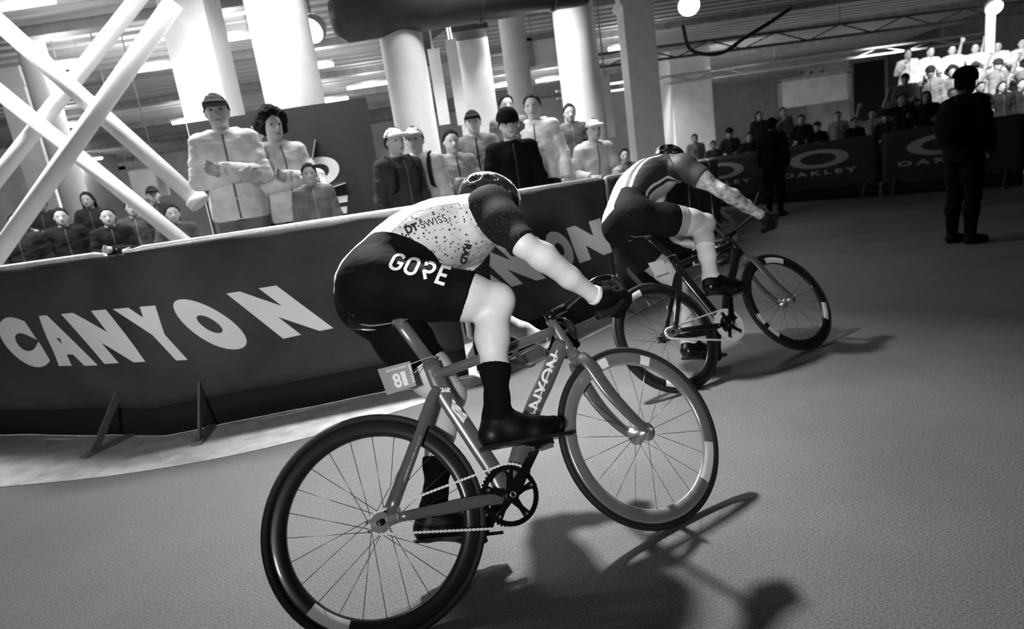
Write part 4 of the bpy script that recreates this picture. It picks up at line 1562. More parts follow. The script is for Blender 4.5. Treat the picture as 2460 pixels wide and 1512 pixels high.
print_on(B1, bh, (np.array([(0, 0), (1, 0), (1, 1), (0, 1)], float), [(0, 1, 2, 3)]), [(1203, 454), (1210, 454), (1211, 464), (1204, 463)], M_SHORTPRINT, R1['helmet'][0], 0.4, name='logo_mark')

J2 = dict(pelvis=(0.10, 0, 1.10), lumbar=(0.195, 0, 1.235), chest=(0.365, 0, 1.335), upper=(0.51, 0, 1.355), head=(0.645, 0, 1.445),
          shoR=(0.53, -0.185, 1.29), elbR=(0.637, -0.262, 1.04), wriR=(0.868, -0.222, 0.858), barR=(0.962, -0.2, 0.80), bardR=(0.6, 0, 0.8),
          shoL=(0.53, 0.185, 1.29), elbL=(0.64, 0.262, 1.03), wriL=(0.86, 0.222, 0.85), barL=(0.952, 0.205, 0.795), bardL=(0.6, 0, 0.8),
          hipR=(0.13, -0.095, 1.05), kneR=(0.515, -0.140, 0.905), ankR=(0.372, -0.122, 0.565), heelR=(0.345, -0.124, 0.515), ballR=(0.485, -0.124, 0.486), toeR=(0.555, -0.124, 0.483),
          hipL=(0.13, 0.095, 1.05), kneL=(0.36, 0.118, 0.67), ankL=(0.228, 0.122, 0.282), heelL=(0.195, 0.124, 0.238), ballL=(0.325, 0.124, 0.192), toeL=(0.388, 0.124, 0.194),
          waist_a=(0.12, 0, 1.25), waist_b=(0.275, 0, 1.10), tail_z=1.14)
rider2, R2 = cyclist(B2, J2, dict(label='cyclist in dark jersey with white back stripes and bare tattooed arm riding the far bicycle', skin=M_SKIN2,
    jersey=striped_jersey('dark_striped_jersey', -0.105), sleeve=0.5, sleeve_mat=mat('dark_sleeve', 70, 0.6), shorts=mat('dark_shorts', 16, 0.8, spec=0.15), hemR=0.66, hemL=0.66, shorts_floor=0.7, hem_band=mat('pale_hem_band', 150, 0.7),
    sock=mat('white_sock', 235, 0.8), sock_top=0.42, shoe=mat('black_gloss_shoe', 14, 0.25), glove=mat('dark_glove', 22, 0.7), helmet=mat('black_helmet', 20, 0.3, coat=0.4), helmet_tilt=0.1, head_pitch=0.2, head_yaw=0.15, head_roll=0.36))
# pale bare legs under the tattooed arms

# ================================================================ the hall
CZ = 4.75
M_CEIL = mat('ceiling_panels', 205, 0.8, noise=0.12, scale=2.0, stretch=(0.3, 6, 1))
M_BEAM = mat('ceiling_beam_paint', 150, 0.6, noise=0.1, scale=5)
M_WHITE = mat('white_painted_column', 232, 0.6, noise=0.03, scale=4)
M_WALL = mat('grey_hall_wall', 190, 0.8, noise=0.1, scale=1.2)
M_WALLD = mat('dark_hall_wall', 80, 0.8, noise=0.12, scale=1.4)
X0, X1, Y0, Y1 = -15.0, 17.5, -7.0, 27.0
c = MB().box(((X0 + X1) / 2, (Y0 + Y1) / 2, CZ + 0.1), (X1 - X0, Y1 - Y0, 0.2)).build('ceiling', M_CEIL)
tag(c, 'pale panelled hall ceiling', kind='structure')
bm_ = MB().box((0, 0, 0), (X1 - X0, 0.2, 0.18)).mesh('beam', M_BEAM)
for i, y in enumerate(np.arange(7.4, 26.5, 3.1)):
    o = link('beam', bm_, c)
    o.location = ((X0 + X1) / 2, float(y), CZ - 0.09)
pl_ = MB().box((0, 0, 0), (X1 - X0, 0.05, 0.05)).mesh('batten', mat('ceiling_batten', 170, 0.7))
for y in np.arange(6.9, 26.5, 0.38):
    o = link('batten', pl_, c)
    o.location = ((X0 + X1) / 2, float(y), CZ - 0.025)
for nm, cc, sz, mm, lb in (('wall_far', ((X0 + X1) / 2, Y1 + 0.1, CZ / 2), (X1 - X0, 0.2, CZ), M_WALL, 'grey far wall of the hall'),
                           ('wall_left', (X0 - 0.1, (Y0 + Y1) / 2, CZ / 2), (0.2, Y1 - Y0, CZ), M_WALL, 'grey left wall of the hall'),
                           ('wall_right', (X1 + 0.1, (Y0 + Y1) / 2, CZ / 2), (0.2, Y1 - Y0, CZ), M_WALLD, 'dark right wall of the hall'),
                           ('wall_near', ((X0 + X1) / 2, Y0 - 0.1, CZ / 2), (X1 - X0, 0.2, CZ), M_WALLD, 'dark wall behind the start line')):
    tag(MB().box(cc, sz).build(nm, mm), lb, kind='structure')

# columns: pixel of the foot side, width in pixels there, distance
def column(px, py, Y, w, round_=False, top=CZ):
    p = at_depth(px, py, Y)
    m = MB()
    if round_:
        m.lathe((0, 0, 0), (0, 0, 1), [(w / 2, 0.0), (w / 2, top)], 28)
        m.lathe((0, 0, 0), (0, 0, 1), [(0, 0.0), (w / 2 + 0.05, 0.0), (w / 2 + 0.05, 0.22), (w / 2, 0.25)], 28)
    else:
        m.box((0, 0, top / 2), (w, w, top))
        m.box((0, 0, 0.12), (w + 0.1, w + 0.1, 0.24))
        m.box((0, 0, top - 0.35), (w + 0.12, w + 0.12, 0.12))
    o = m.build('column', M_WHITE)
    o.location = (p.x, p.y, 0)
    return o
for i, (px, py, Y, w, rd, lb) in enumerate(((512, 250, 6.9, 0.46, False, 'square white column behind the man in the peaked cap'), (690, 150, 6.5, 0.58, True, 'thick round white column above the curly haired woman'),
        (985, 220, 8.2, 0.54, True, 'round white column left of the hall\'s hanging strips'), (1140, 200, 9.6, 0.56, False, 'square white column behind the black coat'),
        (1245, 180, 12.5, 0.5, True, 'slimmer round white column farther back in the middle'), (1395, 200, 9.8, 0.62, True, 'round white column behind the person in pale jacket'),
        (1545, 250, 13.0, 0.6, False, 'square white column above the far cyclist'), (75, 300, 12.5, 0.5, False, 'square white column at the far left behind the braces'),
        (1650, 260, 21.0, 1.3, False, 'broad pale pier at the far end of the hall'), (175, 460, 11.0, 0.42, True, 'white column low at the left behind the dark crowd'))):
    tag(column(px, py, Y, w, rd), lb, kind='structure')

# white cross braces at the left
def brace(name, lines, label, r, Y):
    t = thing(name, label, 'brace', at_depth(*lines[0][1], Y[0]) * 1, group='white cross braces at the left')
    t.location.z = 0
    off = t.location.copy()
    for (a, b), yy in zip(lines, Y):
        pa, pb = at_depth(*a, yy) - off, at_depth(*b, yy) - off
        k = MB().tube([pa, pb], r, 16)
        o = k.build('tube', M_WHITE, t)
        fl = MB()
        d = (pb - pa).normalized()
        fl.tube([pb - d * 0.05, pb + d * 0.02], r * 1.35, 16)
        fl.build('end_plate', M_WHITE, o)
    return t
brace('cross_brace', [((-130, -60), (478, 486)), ((418, 6), (-60, 690))], 'nearer white tubular cross brace at the far left', 0.072, (5.6, 5.45))
brace('cross_brace', [((-120, 125), (462, 598)), ((345, -20), (-110, 560))], 'farther white tubular cross brace at the far left', 0.072, (6.25, 6.4))
fm = MB().box((0, 0, 0), (0.5, 0.5, 0.16)).mesh('junction_plate', M_WHITE)

# sign board with white lettering behind the left-hand group
BY = 6.15
tl, tr = at_depth(447, 296, BY), at_depth(886, 288, BY)
bw = tr.x - tl.x
sb = thing('sign_board', 'dark sign board with white lettering behind the left spectators', 'sign', (tl.x + bw / 2, BY, 0))
MB().box((0, 0.03, tl.z / 2), (bw, 0.05, tl.z)).build('panel', mat('dark_sign_panel', 40, 0.8, noise=0.06, scale=3), sb)
def board_text(txt, x0, x1, ytop, ybot):
    V, F = text_flat(txt, 0.045)
    V[:, 0] /= V[:, 0].max()
    def fn(u, v):
        px = x0 + (x1 - x0) * u
        p = at_depth(px, (ybot + (ytop - ybot) * v) - 0.1463 * (px - x1), BY)
        return Vector((p.x - sb.location.x, 0.002, p.z))
    wrap_flat('lettering', (V, F), fn, M_LETTER, sb, 0.3)
board_text('RAD', 560, 815, 370, 442)
board_text('RACE', 535, 836, 468, 540)
V, F = ribbon_text([[(0, 0), (0.06, 1)]], 0.35)
for (x0, y0, x1, y1, w) in ((752, 384, 760, 336, 20), (768, 460, 830, 440, 9)):
    a, b = at_depth(x0, y0, BY), at_depth(x1, y1, BY)
    MB().bar((a.x - sb.location.x, 0.0, a.z), (b.x - sb.location.x, 0.0, b.z), 0.008, w * BY / FPX, (0, 1, 0)).build('stroke', M_LETTER if w < 15 else M_PALEMARK, sb)

# ventilation ducts under the ceiling
M_DUCT = mat('dark_duct_steel', 74, 0.45, 0.4, noise=0.08, scale=4)
p, q = at_depth(800, 45, 7.9), at_depth(1400, -45, 8.6)
dt = thing('ventilation_duct', 'fat dark round ventilation duct hanging below the ceiling', 'duct', (p.x, p.y, p.z))
MB().tube([Vector((0, 0, 0)), Vector((0.12, 0, 0)), q - p], [0.19, 0.29, 0.29], 24).build('pipe', M_DUCT, dt)
for k in (0.25, 0.55, 0.85):
    c0 = (q - p) * k
    MB().tube([c0, c0 + (q - p).normalized() * 0.05], 0.305, 24).build('collar', M_DUCT, dt)
    MB().tube([c0 + Vector((0, 0, 0.28)), c0 + Vector((0, 0, CZ - p.z - c0.z))], 0.012, 6).build('hanger', M_BEAM, dt)
p = at_depth(1125, 50, 9.0)
db = thing('duct_box', 'dark square duct box under the round duct', 'duct', (p.x, p.y, p.z))
MB().box((0, 0, 0), (0.5, 0.5, 0.36)).build('box', M_DUCT, db)
MB().box((0, 0, (CZ - p.z) / 2), (0.3, 0.3, CZ - p.z - 0.01)).build('riser', M_DUCT, db)
p = at_depth(1010, 85, 9.4)
hd_ = thing('extract_hood', 'dark funnel shaped extract hood below the round duct', 'hood', (p.x, p.y, p.z))
MB().lathe((0, 0, 0), (0, 0, 1), [(0.10, -0.42), (0.13, -0.10), (0.42, 0.06), (0.42, 0.14), (0.0, 0.14)], 4, False).build('funnel', M_DUCT, hd_)
MB().tube([(0, 0, 0.1), (0, 0, CZ - p.z)], 0.02, 8).build('hanger', M_BEAM, hd_)

# lights in view
M_TUBE = mat('lit_tube', 255, 0.5, emit=9.0)
M_LAMP = mat('lit_flood_glass', 255, 0.5, emit=22.0)
M_HOUS = mat('lamp_housing', 150, 0.5, 0.2)
def tube_light(x0, x1, y, z, label, lean=0.1463):
    a, b = on_ground(x0, y + lean * (x1 - x0) / 2, z), on_ground(x1, y - lean * (x1 - x0) / 2, z)
    yy = (a.y + b.y) / 2
    a, b = at_depth(x0, y + lean * (x1 - x0) / 2, yy), at_depth(x1, y - lean * (x1 - x0) / 2, yy)
    b.z = a.z = (a.z + b.z) / 2
    L = (b - a).length
    t = thing('tube_light', label, 'lamp', a, math.atan2(b.y - a.y, b.x - a.x), 'tube lights under the ceiling')
    MB().box((L / 2, 0, 0.07), (L + 0.06, 0.16, 0.06)).build('housing', M_HOUS, t)
    MB().tube([(0, 0, 0.015), (L, 0, 0.015)], 0.045, 12).build('tube', M_TUBE, t)
    d = bpy.data.lights.new('tube_glow', 'POINT')
    d.energy = 60
    d.shadow_soft_size = 0.2
    g = bpy.data.objects.new('tube_glow', d)
    COL.objects.link(g)
    g.parent = t
    g.location = (L / 2, -0.1, -0.12)
    for x in (0.15, 0.85):
        MB().tube([(L * x, 0, 0.09), (L * x, 0, max(0.12, CZ - a.z))], 0.008, 6).build('hanger', M_BEAM, t)
for x0, x1, y, z, lb in ((-20, 130, 14, 4.45, 'lit tube light in the upper left corner'), (308, 452, 163, 4.3, 'bright lit tube light left of the square column'), (522, 612, 92, 4.4, 'lit tube light between the two left columns'),
        (742, 800, 160, 4.3, 'small lit tube light right of the thick column'), (90, 246, 303, 4.3, 'lit tube light where the white braces cross'), (742, 836, 243, 4.3, 'bright lit tube light left of the middle columns'),
        (415, 482, 292, 4.3, 'lit tube light at the left edge of the sign board'), (1462, 1518, 116, 4.3, 'slim lit tube light right of the round column'), (1288, 1350, 192, 4.3, 'lit tube light between the middle columns'),
        (835, 945, 205, 4.3, 'long lit tube light left of the round column'), (140, 245, 388, 4.3, 'far lit tube light low at the left'), (130, 205, 160, 4.3, 'lit tube light on the dark ceiling at the left'), (1185, 1240, 205, 4.3, 'far lit tube light behind the middle columns')):
    tube_light(x0, x1, y, z, lb)
def flood(px, py, Y, label, post):
    p = at_depth(px, py, Y)
    t = thing('flood_lamp', label, 'lamp', p)
    MB().lathe((0, 0, 0), (-0.3, -0.75, -0.6), [(0.0, 0.02), (0.17, 0.02), (0.19, -0.02), (0.16, -0.14), (0.06, -0.2), (0.0, -0.2)], 24).build('housing', M_HOUS, t)
    MB().lathe((0, 0, 0), (-0.3, -0.75, -0.6), [(0.0, 0.035), (0.165, 0.03), (0.165, 0.02)], 24).build('glass', M_LAMP, t)
    if post:
        MB().tube([(0.02, 0.12, 0.05), (0.02, 0.12, -p.z)], 0.1, 12).build('post', M_WHITE, t)
    else:
        MB().tube([(0, 0.1, 0.05), (0, 0.1, CZ - p.z)], 0.02, 8).build('hanger', M_BEAM, t)
flood(1655, 12, 10.5, 'bright round flood lamp at the top edge above the far cyclist', False)
flood(2388, 18, 14.8, 'bright flood lamp on a white post at the upper right', True)
flood(748, 72, 8.8, 'white lamp at the left end of the round duct', False)
flood(1180, 8, 9.4, 'small lit lamp on the dark duct at the top', False)

# panels and openings on the far wall
def wall_panel(name, x0, y0, x1, y1, v, label, cat, Y=26.9, frame=False):
    a, b = at_depth(x0, y0, Y), at_depth(x1, y1, Y)
    z0, z1 = max(0.0, min(a.z, b.z)), max(a.z, b.z)
    t = thing(name, label, cat, ((a.x + b.x) / 2, Y, z0))
    MB().box((0, 0.03, (z1 - z0) / 2), (abs(b.x - a.x), 0.06, z1 - z0)).build('panel', mat('panel_%d' % v, v, 0.7, noise=0.08, scale=2), t)
    f = MB()
    w = abs(b.x - a.x)
    for s in (-1, 1):
        f.box((s * w / 2, 0, (z1 - z0) / 2), (0.12, 0.08, z1 - z0))
    f.box((0, 0, z1 - z0), (w + 0.12, 0.08, 0.12))
    f.build('frame', M_BEAM, t)
    if Y < 20 and z0 > 1.0:
        for s in (-1, 1):
            MB().tube([(s * w * 0.4, 0, z1 - z0), (s * w * 0.4, 0, CZ - z0)], 0.012, 6).build('hanger', M_BEAM, t)
    return t
wall_panel('hall_gate', 1710, 205, 1930, 330, 130, 'wide grey gate in the far wall right of the pale pier', 'gate')
wall_panel('hall_gate', 2045, 150, 2130, 300, 38, 'dark gateway in the far wall left of the bright stand', 'gate')
wall_panel('wall_notice', 1872, 196, 2040, 238, 205, 'pale wide notice hung on the far wall', 'notice', 24.5)
wall_panel('wall_notice', 1948, 172, 1974, 190, 236, 'small bright white notice on the far wall', 'notice', 24.6)
wall_panel('hung_white_panel', 1270, 92, 1345, 150, 240, 'bright white panel between the middle columns', 'panel', 13.5)  # plain white panel on two hangers
wall_panel('wall_notice', 295, 400, 400, 470, 236, 'white board standing behind the left cross braces', 'notice', 11.0)
# pale hanging strips between the middle columns
for i, (px, py0, py1, Y, lb) in enumerate(((1040, 118, 300, 8.6, 'first pale hanging strip right of the round column'), (1082, 95, 300, 8.7, 'second pale hanging strip beside the square column'), (1452, 182, 330, 10.2, 'pale pipe hanging right of the round column'))):
    a, b = at_depth(px, py0, Y), at_depth(px + (py1 - py0) * 0.15, py1, Y)
    t = thing('hanging_strip', lb, 'strip', (a.x, a.y, b.z), group='pale hanging strips')
    MB().box((0, 0, (a.z - b.z) / 2), (0.15, 0.05, a.z - b.z)).build('strip', M_WHITE, t)
    MB().tube([(0, 0, a.z - b.z), (0, 0, CZ - b.z)], 0.012, 6).build('hanger', M_BEAM, t)
# beams and cable runs high on the right
for i, (a, b, w, v, lb) in enumerate((((3.2, 9.0, 4.35), (16.8, 7.5, 4.35), 0.26, 190, 'pale roof girder at the top right'), ((2.6, 10.5, 4.2), (16.8, 10.8, 4.2), 0.2, 60, 'dark roof girder below the pale one at the top right'),
        ((2.4, 16, 4.1), (16.8, 17.5, 4.1), 0.3, 70, 'dark cable tray across the upper right'), ((2.4, 20, 3.9), (16.8, 21, 3.9), 0.22, 170, 'pale cable tray across the upper right'))):
    a, b = Vector(a), Vector(b)
    t = thing('roof_girder', lb, 'girder', a)
    d = b - a
    for dz in (0.0, -w):
        MB().bar((0, 0, dz), d + Vector((0, 0, dz)), 0.12, 0.05).build('chord', mat('girder_%d' % v, v, 0.6), t)
    n = 16
    for k in range(n):
        MB().bar(d * (k / n) + Vector((0, 0, -w * (k % 2))), d * ((k + 1) / n) + Vector((0, 0, -w * ((k + 1) % 2))), 0.03, 0.03).build('web', mat('girder_%d' % v, v, 0.6), t)
    for k in (0.1, 0.5, 0.9):
        MB().tube([d * k, d * k + Vector((0, 0, CZ - a.z))], 0.015, 6).build('hanger', M_BEAM, t)
# looping hose above the far cyclist
hz = smoothline([at_depth(1640, 60, 10), at_depth(1660, 120, 10), at_depth(1730, 128, 10), at_depth(1790, 90, 10), at_depth(1840, 60, 10.2), at_depth(1900, 20, 10.4)], 6)
o = thing('cable_loop', 'dark looping cable hanging below the right-hand roof', 'cable', hz[0])
MB().tube([h - hz[0] for h in hz], 0.03, 8).build('cable', mat('dark_cable', 40, 0.6), o)

# ================================================================ spectators
def spectator_variant(pose):
    """meshes of one clothed figure 1.75 m tall, facing -Y, feet at the origin"""
    torso, head, legs, arms, hands, feet = SDF(), SDF(), SDF(), {}, {}, {}
    ln = pose.get('lean', 0.0)
    L = lambda x, y, z: (x, y - ln * max(0, z - 0.95), z)
    torso.ell(L(0, 0, 0.98), (0.165, 0.115, 0.13), None, 0.05)
    torso.ell(L(0, -0.005, 1.14), (0.15, 0.105, 0.15), None, 0.06)
    torso.ell(L(0, -0.005, 1.32), (0.16, 0.112, 0.15), None, 0.06)
    torso.cone(L(-0.115, 0, 1.42), 0.062, L(0.115, 0, 1.42), 0.062, 0.05)
    torso.cone(L(0, 0.005, 1.44), 0.062, L(0, -0.005, 1.56), 0.054, 0.04)
    hc = Vector(L(0, -0.015, 1.645))
    head.ell(hc, (0.074, 0.093, 0.104), None, 0.03)
    head.ell(hc + Vector((0, -0.03, -0.065)), (0.056, 0.060, 0.056), None, 0.03)
    head.ell(hc + Vector((0, -0.07, -0.103)), (0.026, 0.022, 0.02), None, 0.02)
    head.cone(hc + Vector((0, -0.09, -0.018)), 0.009, hc + Vector((0, -0.108, -0.05)), 0.014, 0.012)
    head.ell(hc + Vector((0, -0.084, -0.078)), (0.024, 0.012, 0.007), None, 0.008)
    for s in (-1, 1):
        head.ell(hc + Vector((s * 0.076, 0.0, -0.025)), (0.010, 0.018, 0.03), None, 0.006)
    for s, k in ((-1, 'R'), (1, 'L')):
        hip, kn, an = (s * 0.088, 0.0, 0.93), (s * 0.098, -0.012, 0.49), (s * 0.10, 0.02, 0.085)
        legs.chain([hip, (s * 0.094, -0.006, 0.7), kn, (s * 0.10, 0.018, 0.36), an], [0.092, 0.080, 0.057, 0.056, 0.038], 0.04)
        fo = SDF()
        fo.chain([an, (s * 0.10, 0.035, 0.045), (s * 0.108, -0.07, 0.038), (s * 0.115, -0.145, 0.034)], [0.038, 0.037, 0.037, 0.03], 0.03)
        feet[k] = fo
        sh, el, wr = (Vector(L(s * 0.165, 0, 1.42)),) + tuple(Vector(pose[q + k]) for q in ('el', 'wr'))
        a = SDF()
        a.ell(sh, (0.052, 0.055, 0.056), None, 0.04)
        a.chain([sh, (sh + el) / 2, el], [0.050, 0.045, 0.038], 0.03)
        a.chain([el, el * 0.7 + wr * 0.3, wr], [0.040, 0.041, 0.027], 0.02)
        arms[k] = a
        h = SDF()
        d = (wr - el).normalized()
        side = d.cross(Vector((0, -1, 0)))
        side = side.normalized() if side.length > 0.2 else Vector((1, 0, 0))
        pm = wr + d * 0.055
        h.cone(wr, 0.026, pm, 0.026, 0.02)
        h.ell(pm, (0.034, 0.028, 0.034), None, 0.02)
        nrm = side.cross(d)
        for i in range(4):
            b0 = pm + d * 0.032 + side * ((i - 1.5) * 0.021)
            ln_ = (0.034, 0.04, 0.037, 0.03)[i]
            h.chain([b0, b0 + d * ln_ + side * ((i - 1.5) * 0.004), b0 + d * (ln_ * 1.5) + nrm * 0.02 + side * ((i - 1.5) * 0.006)], [0.0115, 0.0105, 0.009], 0.006)
        t0 = pm - d * 0.02 - side * 0.026 * s
        h.chain([t0, t0 + d * 0.035 - side * 0.022 * s, t0 + d * 0.068 - side * 0.024 * s], [0.014, 0.012, 0.010], 0.01)
        hands[k] = h
    H = 0.0115
    out = {}
    out['body'] = torso.plus(head, legs, arms['R'], arms['L'], hands['R'], hands['L'], feet['R'], feet['L']).mesh('body', H)
    cuffs = []
    for k in 'RL':
        el, wr = Vector(pose['el' + k]), Vector(pose['wr' + k])
        cuffs.append(halfspace(wr - (wr - el).normalized() * 0.012, wr - el))
    def cuff(X, Y, Z):
        return np.where(X + 0 * Y + 0 * Z < 0, cuffs[0](X, Y, Z), cuffs[1](X, Y, Z))
    skirt = SDF()
    skirt.ell((0, 0, 0.94), (0.178, 0.130, 0.22), None, 0.04)
    skirt.ell((0, 0, 0.74), (0.165, 0.118, 0.22), None, 0.04)
    jk = torso.plus(arms['R'], arms['L'], skirt)
    if pose.get('jacket_hem', 0.86) > 0.8:
        jk.cone(L(-0.07, 0.03, 1.5), 0.035, L(0.07, 0.03, 1.5), 0.035, 0.02)
    out['jacket'] = jk.mesh('jacket', H, grow=0.022, cut=both(halfspace((0, 0, pose.get('jacket_hem', 0.86)), (0, 0, -1)), halfspace(L(0, 0, 1.515), (0, -0.25, 1)), cuff))
    out['band'] = jk.mesh('chest_band', H, grow=0.0275, cut=both(halfspace((0, 0, 1.20), (0, 0, -1)), halfspace((0, 0, 1.27), (0, 0, 1)), cuff))
    pel = SDF()
    pel.ell((0, 0, 0.96), (0.165, 0.115, 0.12), None, 0.05)
    out['trousers'] = pel.plus(legs).mesh('trousers', H, grow=0.012, cut=both(halfspace((0, 0, 1.02), (0, 0, 1)), halfspace((0, 0, 0.09), (0, 0, -1))))
    for k in 'RL':
        out['shoe' + k] = feet[k].mesh('shoe', 0.009, grow=0.012, cut=both(halfspace((0, 0, 0.11), (0, 0, 1)), halfspace((0, 0, 0.004), (0, 0, -1))))
    wrinkle(out['jacket'], 0.0075, 9.0, 1)
    wrinkle(out['trousers'], 0.005, 11.0, 2)
    tree = bvh_of(out['jacket'])
    zl = []
    for z in np.arange(pose.get('jacket_hem', 0.86) + 0.01, 1.50, 0.04):
        h = tree.ray_cast(Vector((0.004, -1, z)), Vector((0, 1, 0)))[0]
        if h is not None and h.y > -0.21:
            zl.append(h + Vector((0, -0.002, 0)))
    out['zip'] = MB().tube(zl, 0.007, 6, ry=0.003, up=(0, 1, 0)).mesh('zip')
    out['hc'] = hc
    return out

HAIR = {}
def hair_mesh(kind):
    """hair and hats about a head centre at the origin, face towards -Y"""
    if kind in HAIR:
        return HAIR[kind]
    S = SDF()
    S.ell((0, 0, 0), (0.074, 0.093, 0.104), None, 0.02)
    if kind == 'short':
        me = S.mesh('hair', 0.007, grow=0.014, cut=both(halfspace((0, -0.04, 0.045), (0, -0.72, -0.69)), halfspace((0, 0.0, -0.075), (0, 0, -1))))
    elif kind == 'long':
        S.ell((0, 0.045, -0.10), (0.085, 0.058, 0.15), None, 0.05)
        me = S.mesh('hair', 0.007, grow=0.014, cut=halfspace((0, -0.04, 0.02), (0, -0.85, -0.5)))
    elif kind == 'curly':
        rnd = random.Random(5)
        for i in range(46):
            a, b = rnd.uniform(0, 2 * PI), rnd.uniform(-0.5, 1.0)
            r = math.sqrt(max(0, 1 - b * b))
            p = Vector((0.10 * r * math.cos(a), 0.03 + 0.105 * r * math.sin(a), 0.015 + 0.115 * b))
            if p.y < -0.055 and p.z < 0.07:
                continue
            S.ell(p, (rnd.uniform(0.026, 0.04),) * 3, None, 0.012)
        me = S.mesh('hair', 0.007, grow=0.008, cut=halfspace((0, -0.055, 0.03), (0, -0.9, -0.4)))
    elif kind == 'beanie':
        S.ell((0, 0.01, 0.05), (0.082, 0.098, 0.085), None, 0.02)
        me = S.mesh('beanie', 0.007, grow=0.014, cut=halfspace((0, 0, 0.030), (0, 0.32, -1)))
    else:
        S2 = SDF()
        S2.ell((0, 0, 0), (0.078, 0.097, 0.106), None, 0.02)
        S2.ell((0, -0.105, 0.035), (0.062, 0.065, 0.010), Matrix.Rotation(0.12, 4, 'X'), 0.01)
        me = S2.mesh('cap', 0.007, grow=0.008, cut=halfspace((0, 0, 0.026), (0, 0.1, -1)))
    if kind in ('short', 'long', 'curly'):
        wrinkle(me, 0.008, 34.0, 3)
    me.materials.append(None)
    HAIR[kind] = me
    return me

POSES = {
    'down': dict(elR=(-0.222, 0.02, 1.14), wrR=(-0.232, -0.05, 0.90), elL=(0.222, 0.02, 1.14), wrL=(0.232, -0.05, 0.90)),
    'lean': dict(elR=(-0.27, -0.08, 1.17), wrR=(-0.16, -0.31, 1.12), elL=(0.27, -0.08, 1.17), wrL=(0.14, -0.31, 1.12), lean=0.16),
    'fold': dict(elR=(-0.222, -0.06, 1.16), wrR=(0.03, -0.19, 1.17), elL=(0.222, -0.06, 1.16), wrL=(-0.03, -0.21, 1.22)),
    'phone': dict(elR=(-0.27, -0.14, 1.20), wrR=(-0.13, -0.30, 1.40), elL=(0.25, 0.02, 1.14), wrL=(0.255, -0.05, 0.90)),
    'cheer': dict(elR=(-0.33, -0.05, 1.55), wrR=(-0.27, -0.12, 1.80), elL=(0.27, -0.10, 1.18), wrL=(0.10, -0.27, 1.27)),
    'coat': dict(elR=(-0.235, 0.0, 1.15), wrR=(-0.19, -0.12, 0.96), elL=(0.235, 0.0, 1.15), wrL=(0.19, -0.12, 0.96), jacket_hem=0.62),
}
VARS = {}
def variant(k):
    if k not in VARS:
        v = spectator_variant(POSES[k])
        for q, m in v.items():
            if q != 'hc' and not m.materials:
                m.materials.append(None)
        VARS[k] = v
    return VARS[k]

def put(name, me, parent, m, loc=None):
    o = link(name, me, parent)
    o.material_slots[0].link = 'OBJECT'
    o.material_slots[0].material = m
    if loc is not None:
        o.location = loc
    return o

MOUTH = MB().ball((0, 0, 0), (0.022, 0.006, 0.0035), 8, 6).mesh('mouth', mat('lip_dark', 90, 0.5))
EYE = MB().ball((0, 0, 0), (0.011, 0.006, 0.008), 8, 6).mesh('eye', mat('eye_dark', 20, 0.2))
CL = lambda v: mat('cloth_%d' % v, v, 0.9, noise=0.10, scale=9, spec=0.12)
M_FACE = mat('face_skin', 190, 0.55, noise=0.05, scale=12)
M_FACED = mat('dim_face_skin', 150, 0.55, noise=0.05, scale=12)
RISERS = []
def spectator(label, px, py, Y, pose, hair, jacket, trousers, hairv, hatv=None, turn=0.0, height=1.74, group=None, skin=None, band=None, floor=False, cheap=False, bag=None):
    top = at_depth(px, py, Y)
    base = 0.0 if floor else max(0.0, top.z - height)
    if base < 0.06:
        base = 0.0
    s = (top.z - base) / 1.757
    t = thing('person', label, 'person', (top.x, top.y, base), turn + math.atan2(-top.x, top.y) * 0.6, group)
    t.scale = (s, s, s)
    v = variant(pose)
    skin = skin or M_FACE
    b = put('body', v['body'], t, skin)
    put('jacket', v['jacket'], t, CL(jacket))
    put('zip', v['zip'], t, CL(max(10, jacket - 110) if jacket > 120 else min(200, jacket + 40)))
    put('trousers', v['trousers'], t, CL(trousers))
    for k in 'RL':
        put('shoe', v['shoe' + k], t, CL(26))
    if band:
        put('chest_band', v['band'], t, CL(band))
    hc = v['hc']
    if hair in ('beanie', 'cap'):
        put('hair', hair_mesh('short'), t, CL(hairv), hc)
        o = put(hair, hair_mesh(hair), t, CL(hatv), hc)
        o.scale = (1.06, 1.06, 1.04)
    else:
        put('hair', hair_mesh(hair), t, CL(hairv), hc)
    for q in (-1, 1):
        o = link('eye', EYE, b)
        o.location = hc + Vector((q * 0.030, -0.083, -0.004))
    o = link('mouth', MOUTH, b)
    o.location = hc + Vector((0, -0.094, -0.078))
    if bag:
        k = MB()
        k.ball((0, 0.19, 1.25), (0.15, 0.10, 0.22), 16, 10)
        pk = k.build('backpack', CL(bag), t)
        for q in (-1, 1):
            MB().tube(smoothline([(q * 0.10, 0.14, 1.42), (q * 0.115, 0.0, 1.515), (q * 0.12, -0.135, 1.38), (q * 0.125, -0.10, 1.2), (q * 0.14, 0.12, 1.12)], 5), 0.022, 8, ry=0.006).build('strap', CL(bag), pk)
    if base > 0:
        RISERS.append((top.x, top.y, base, group))
    return t

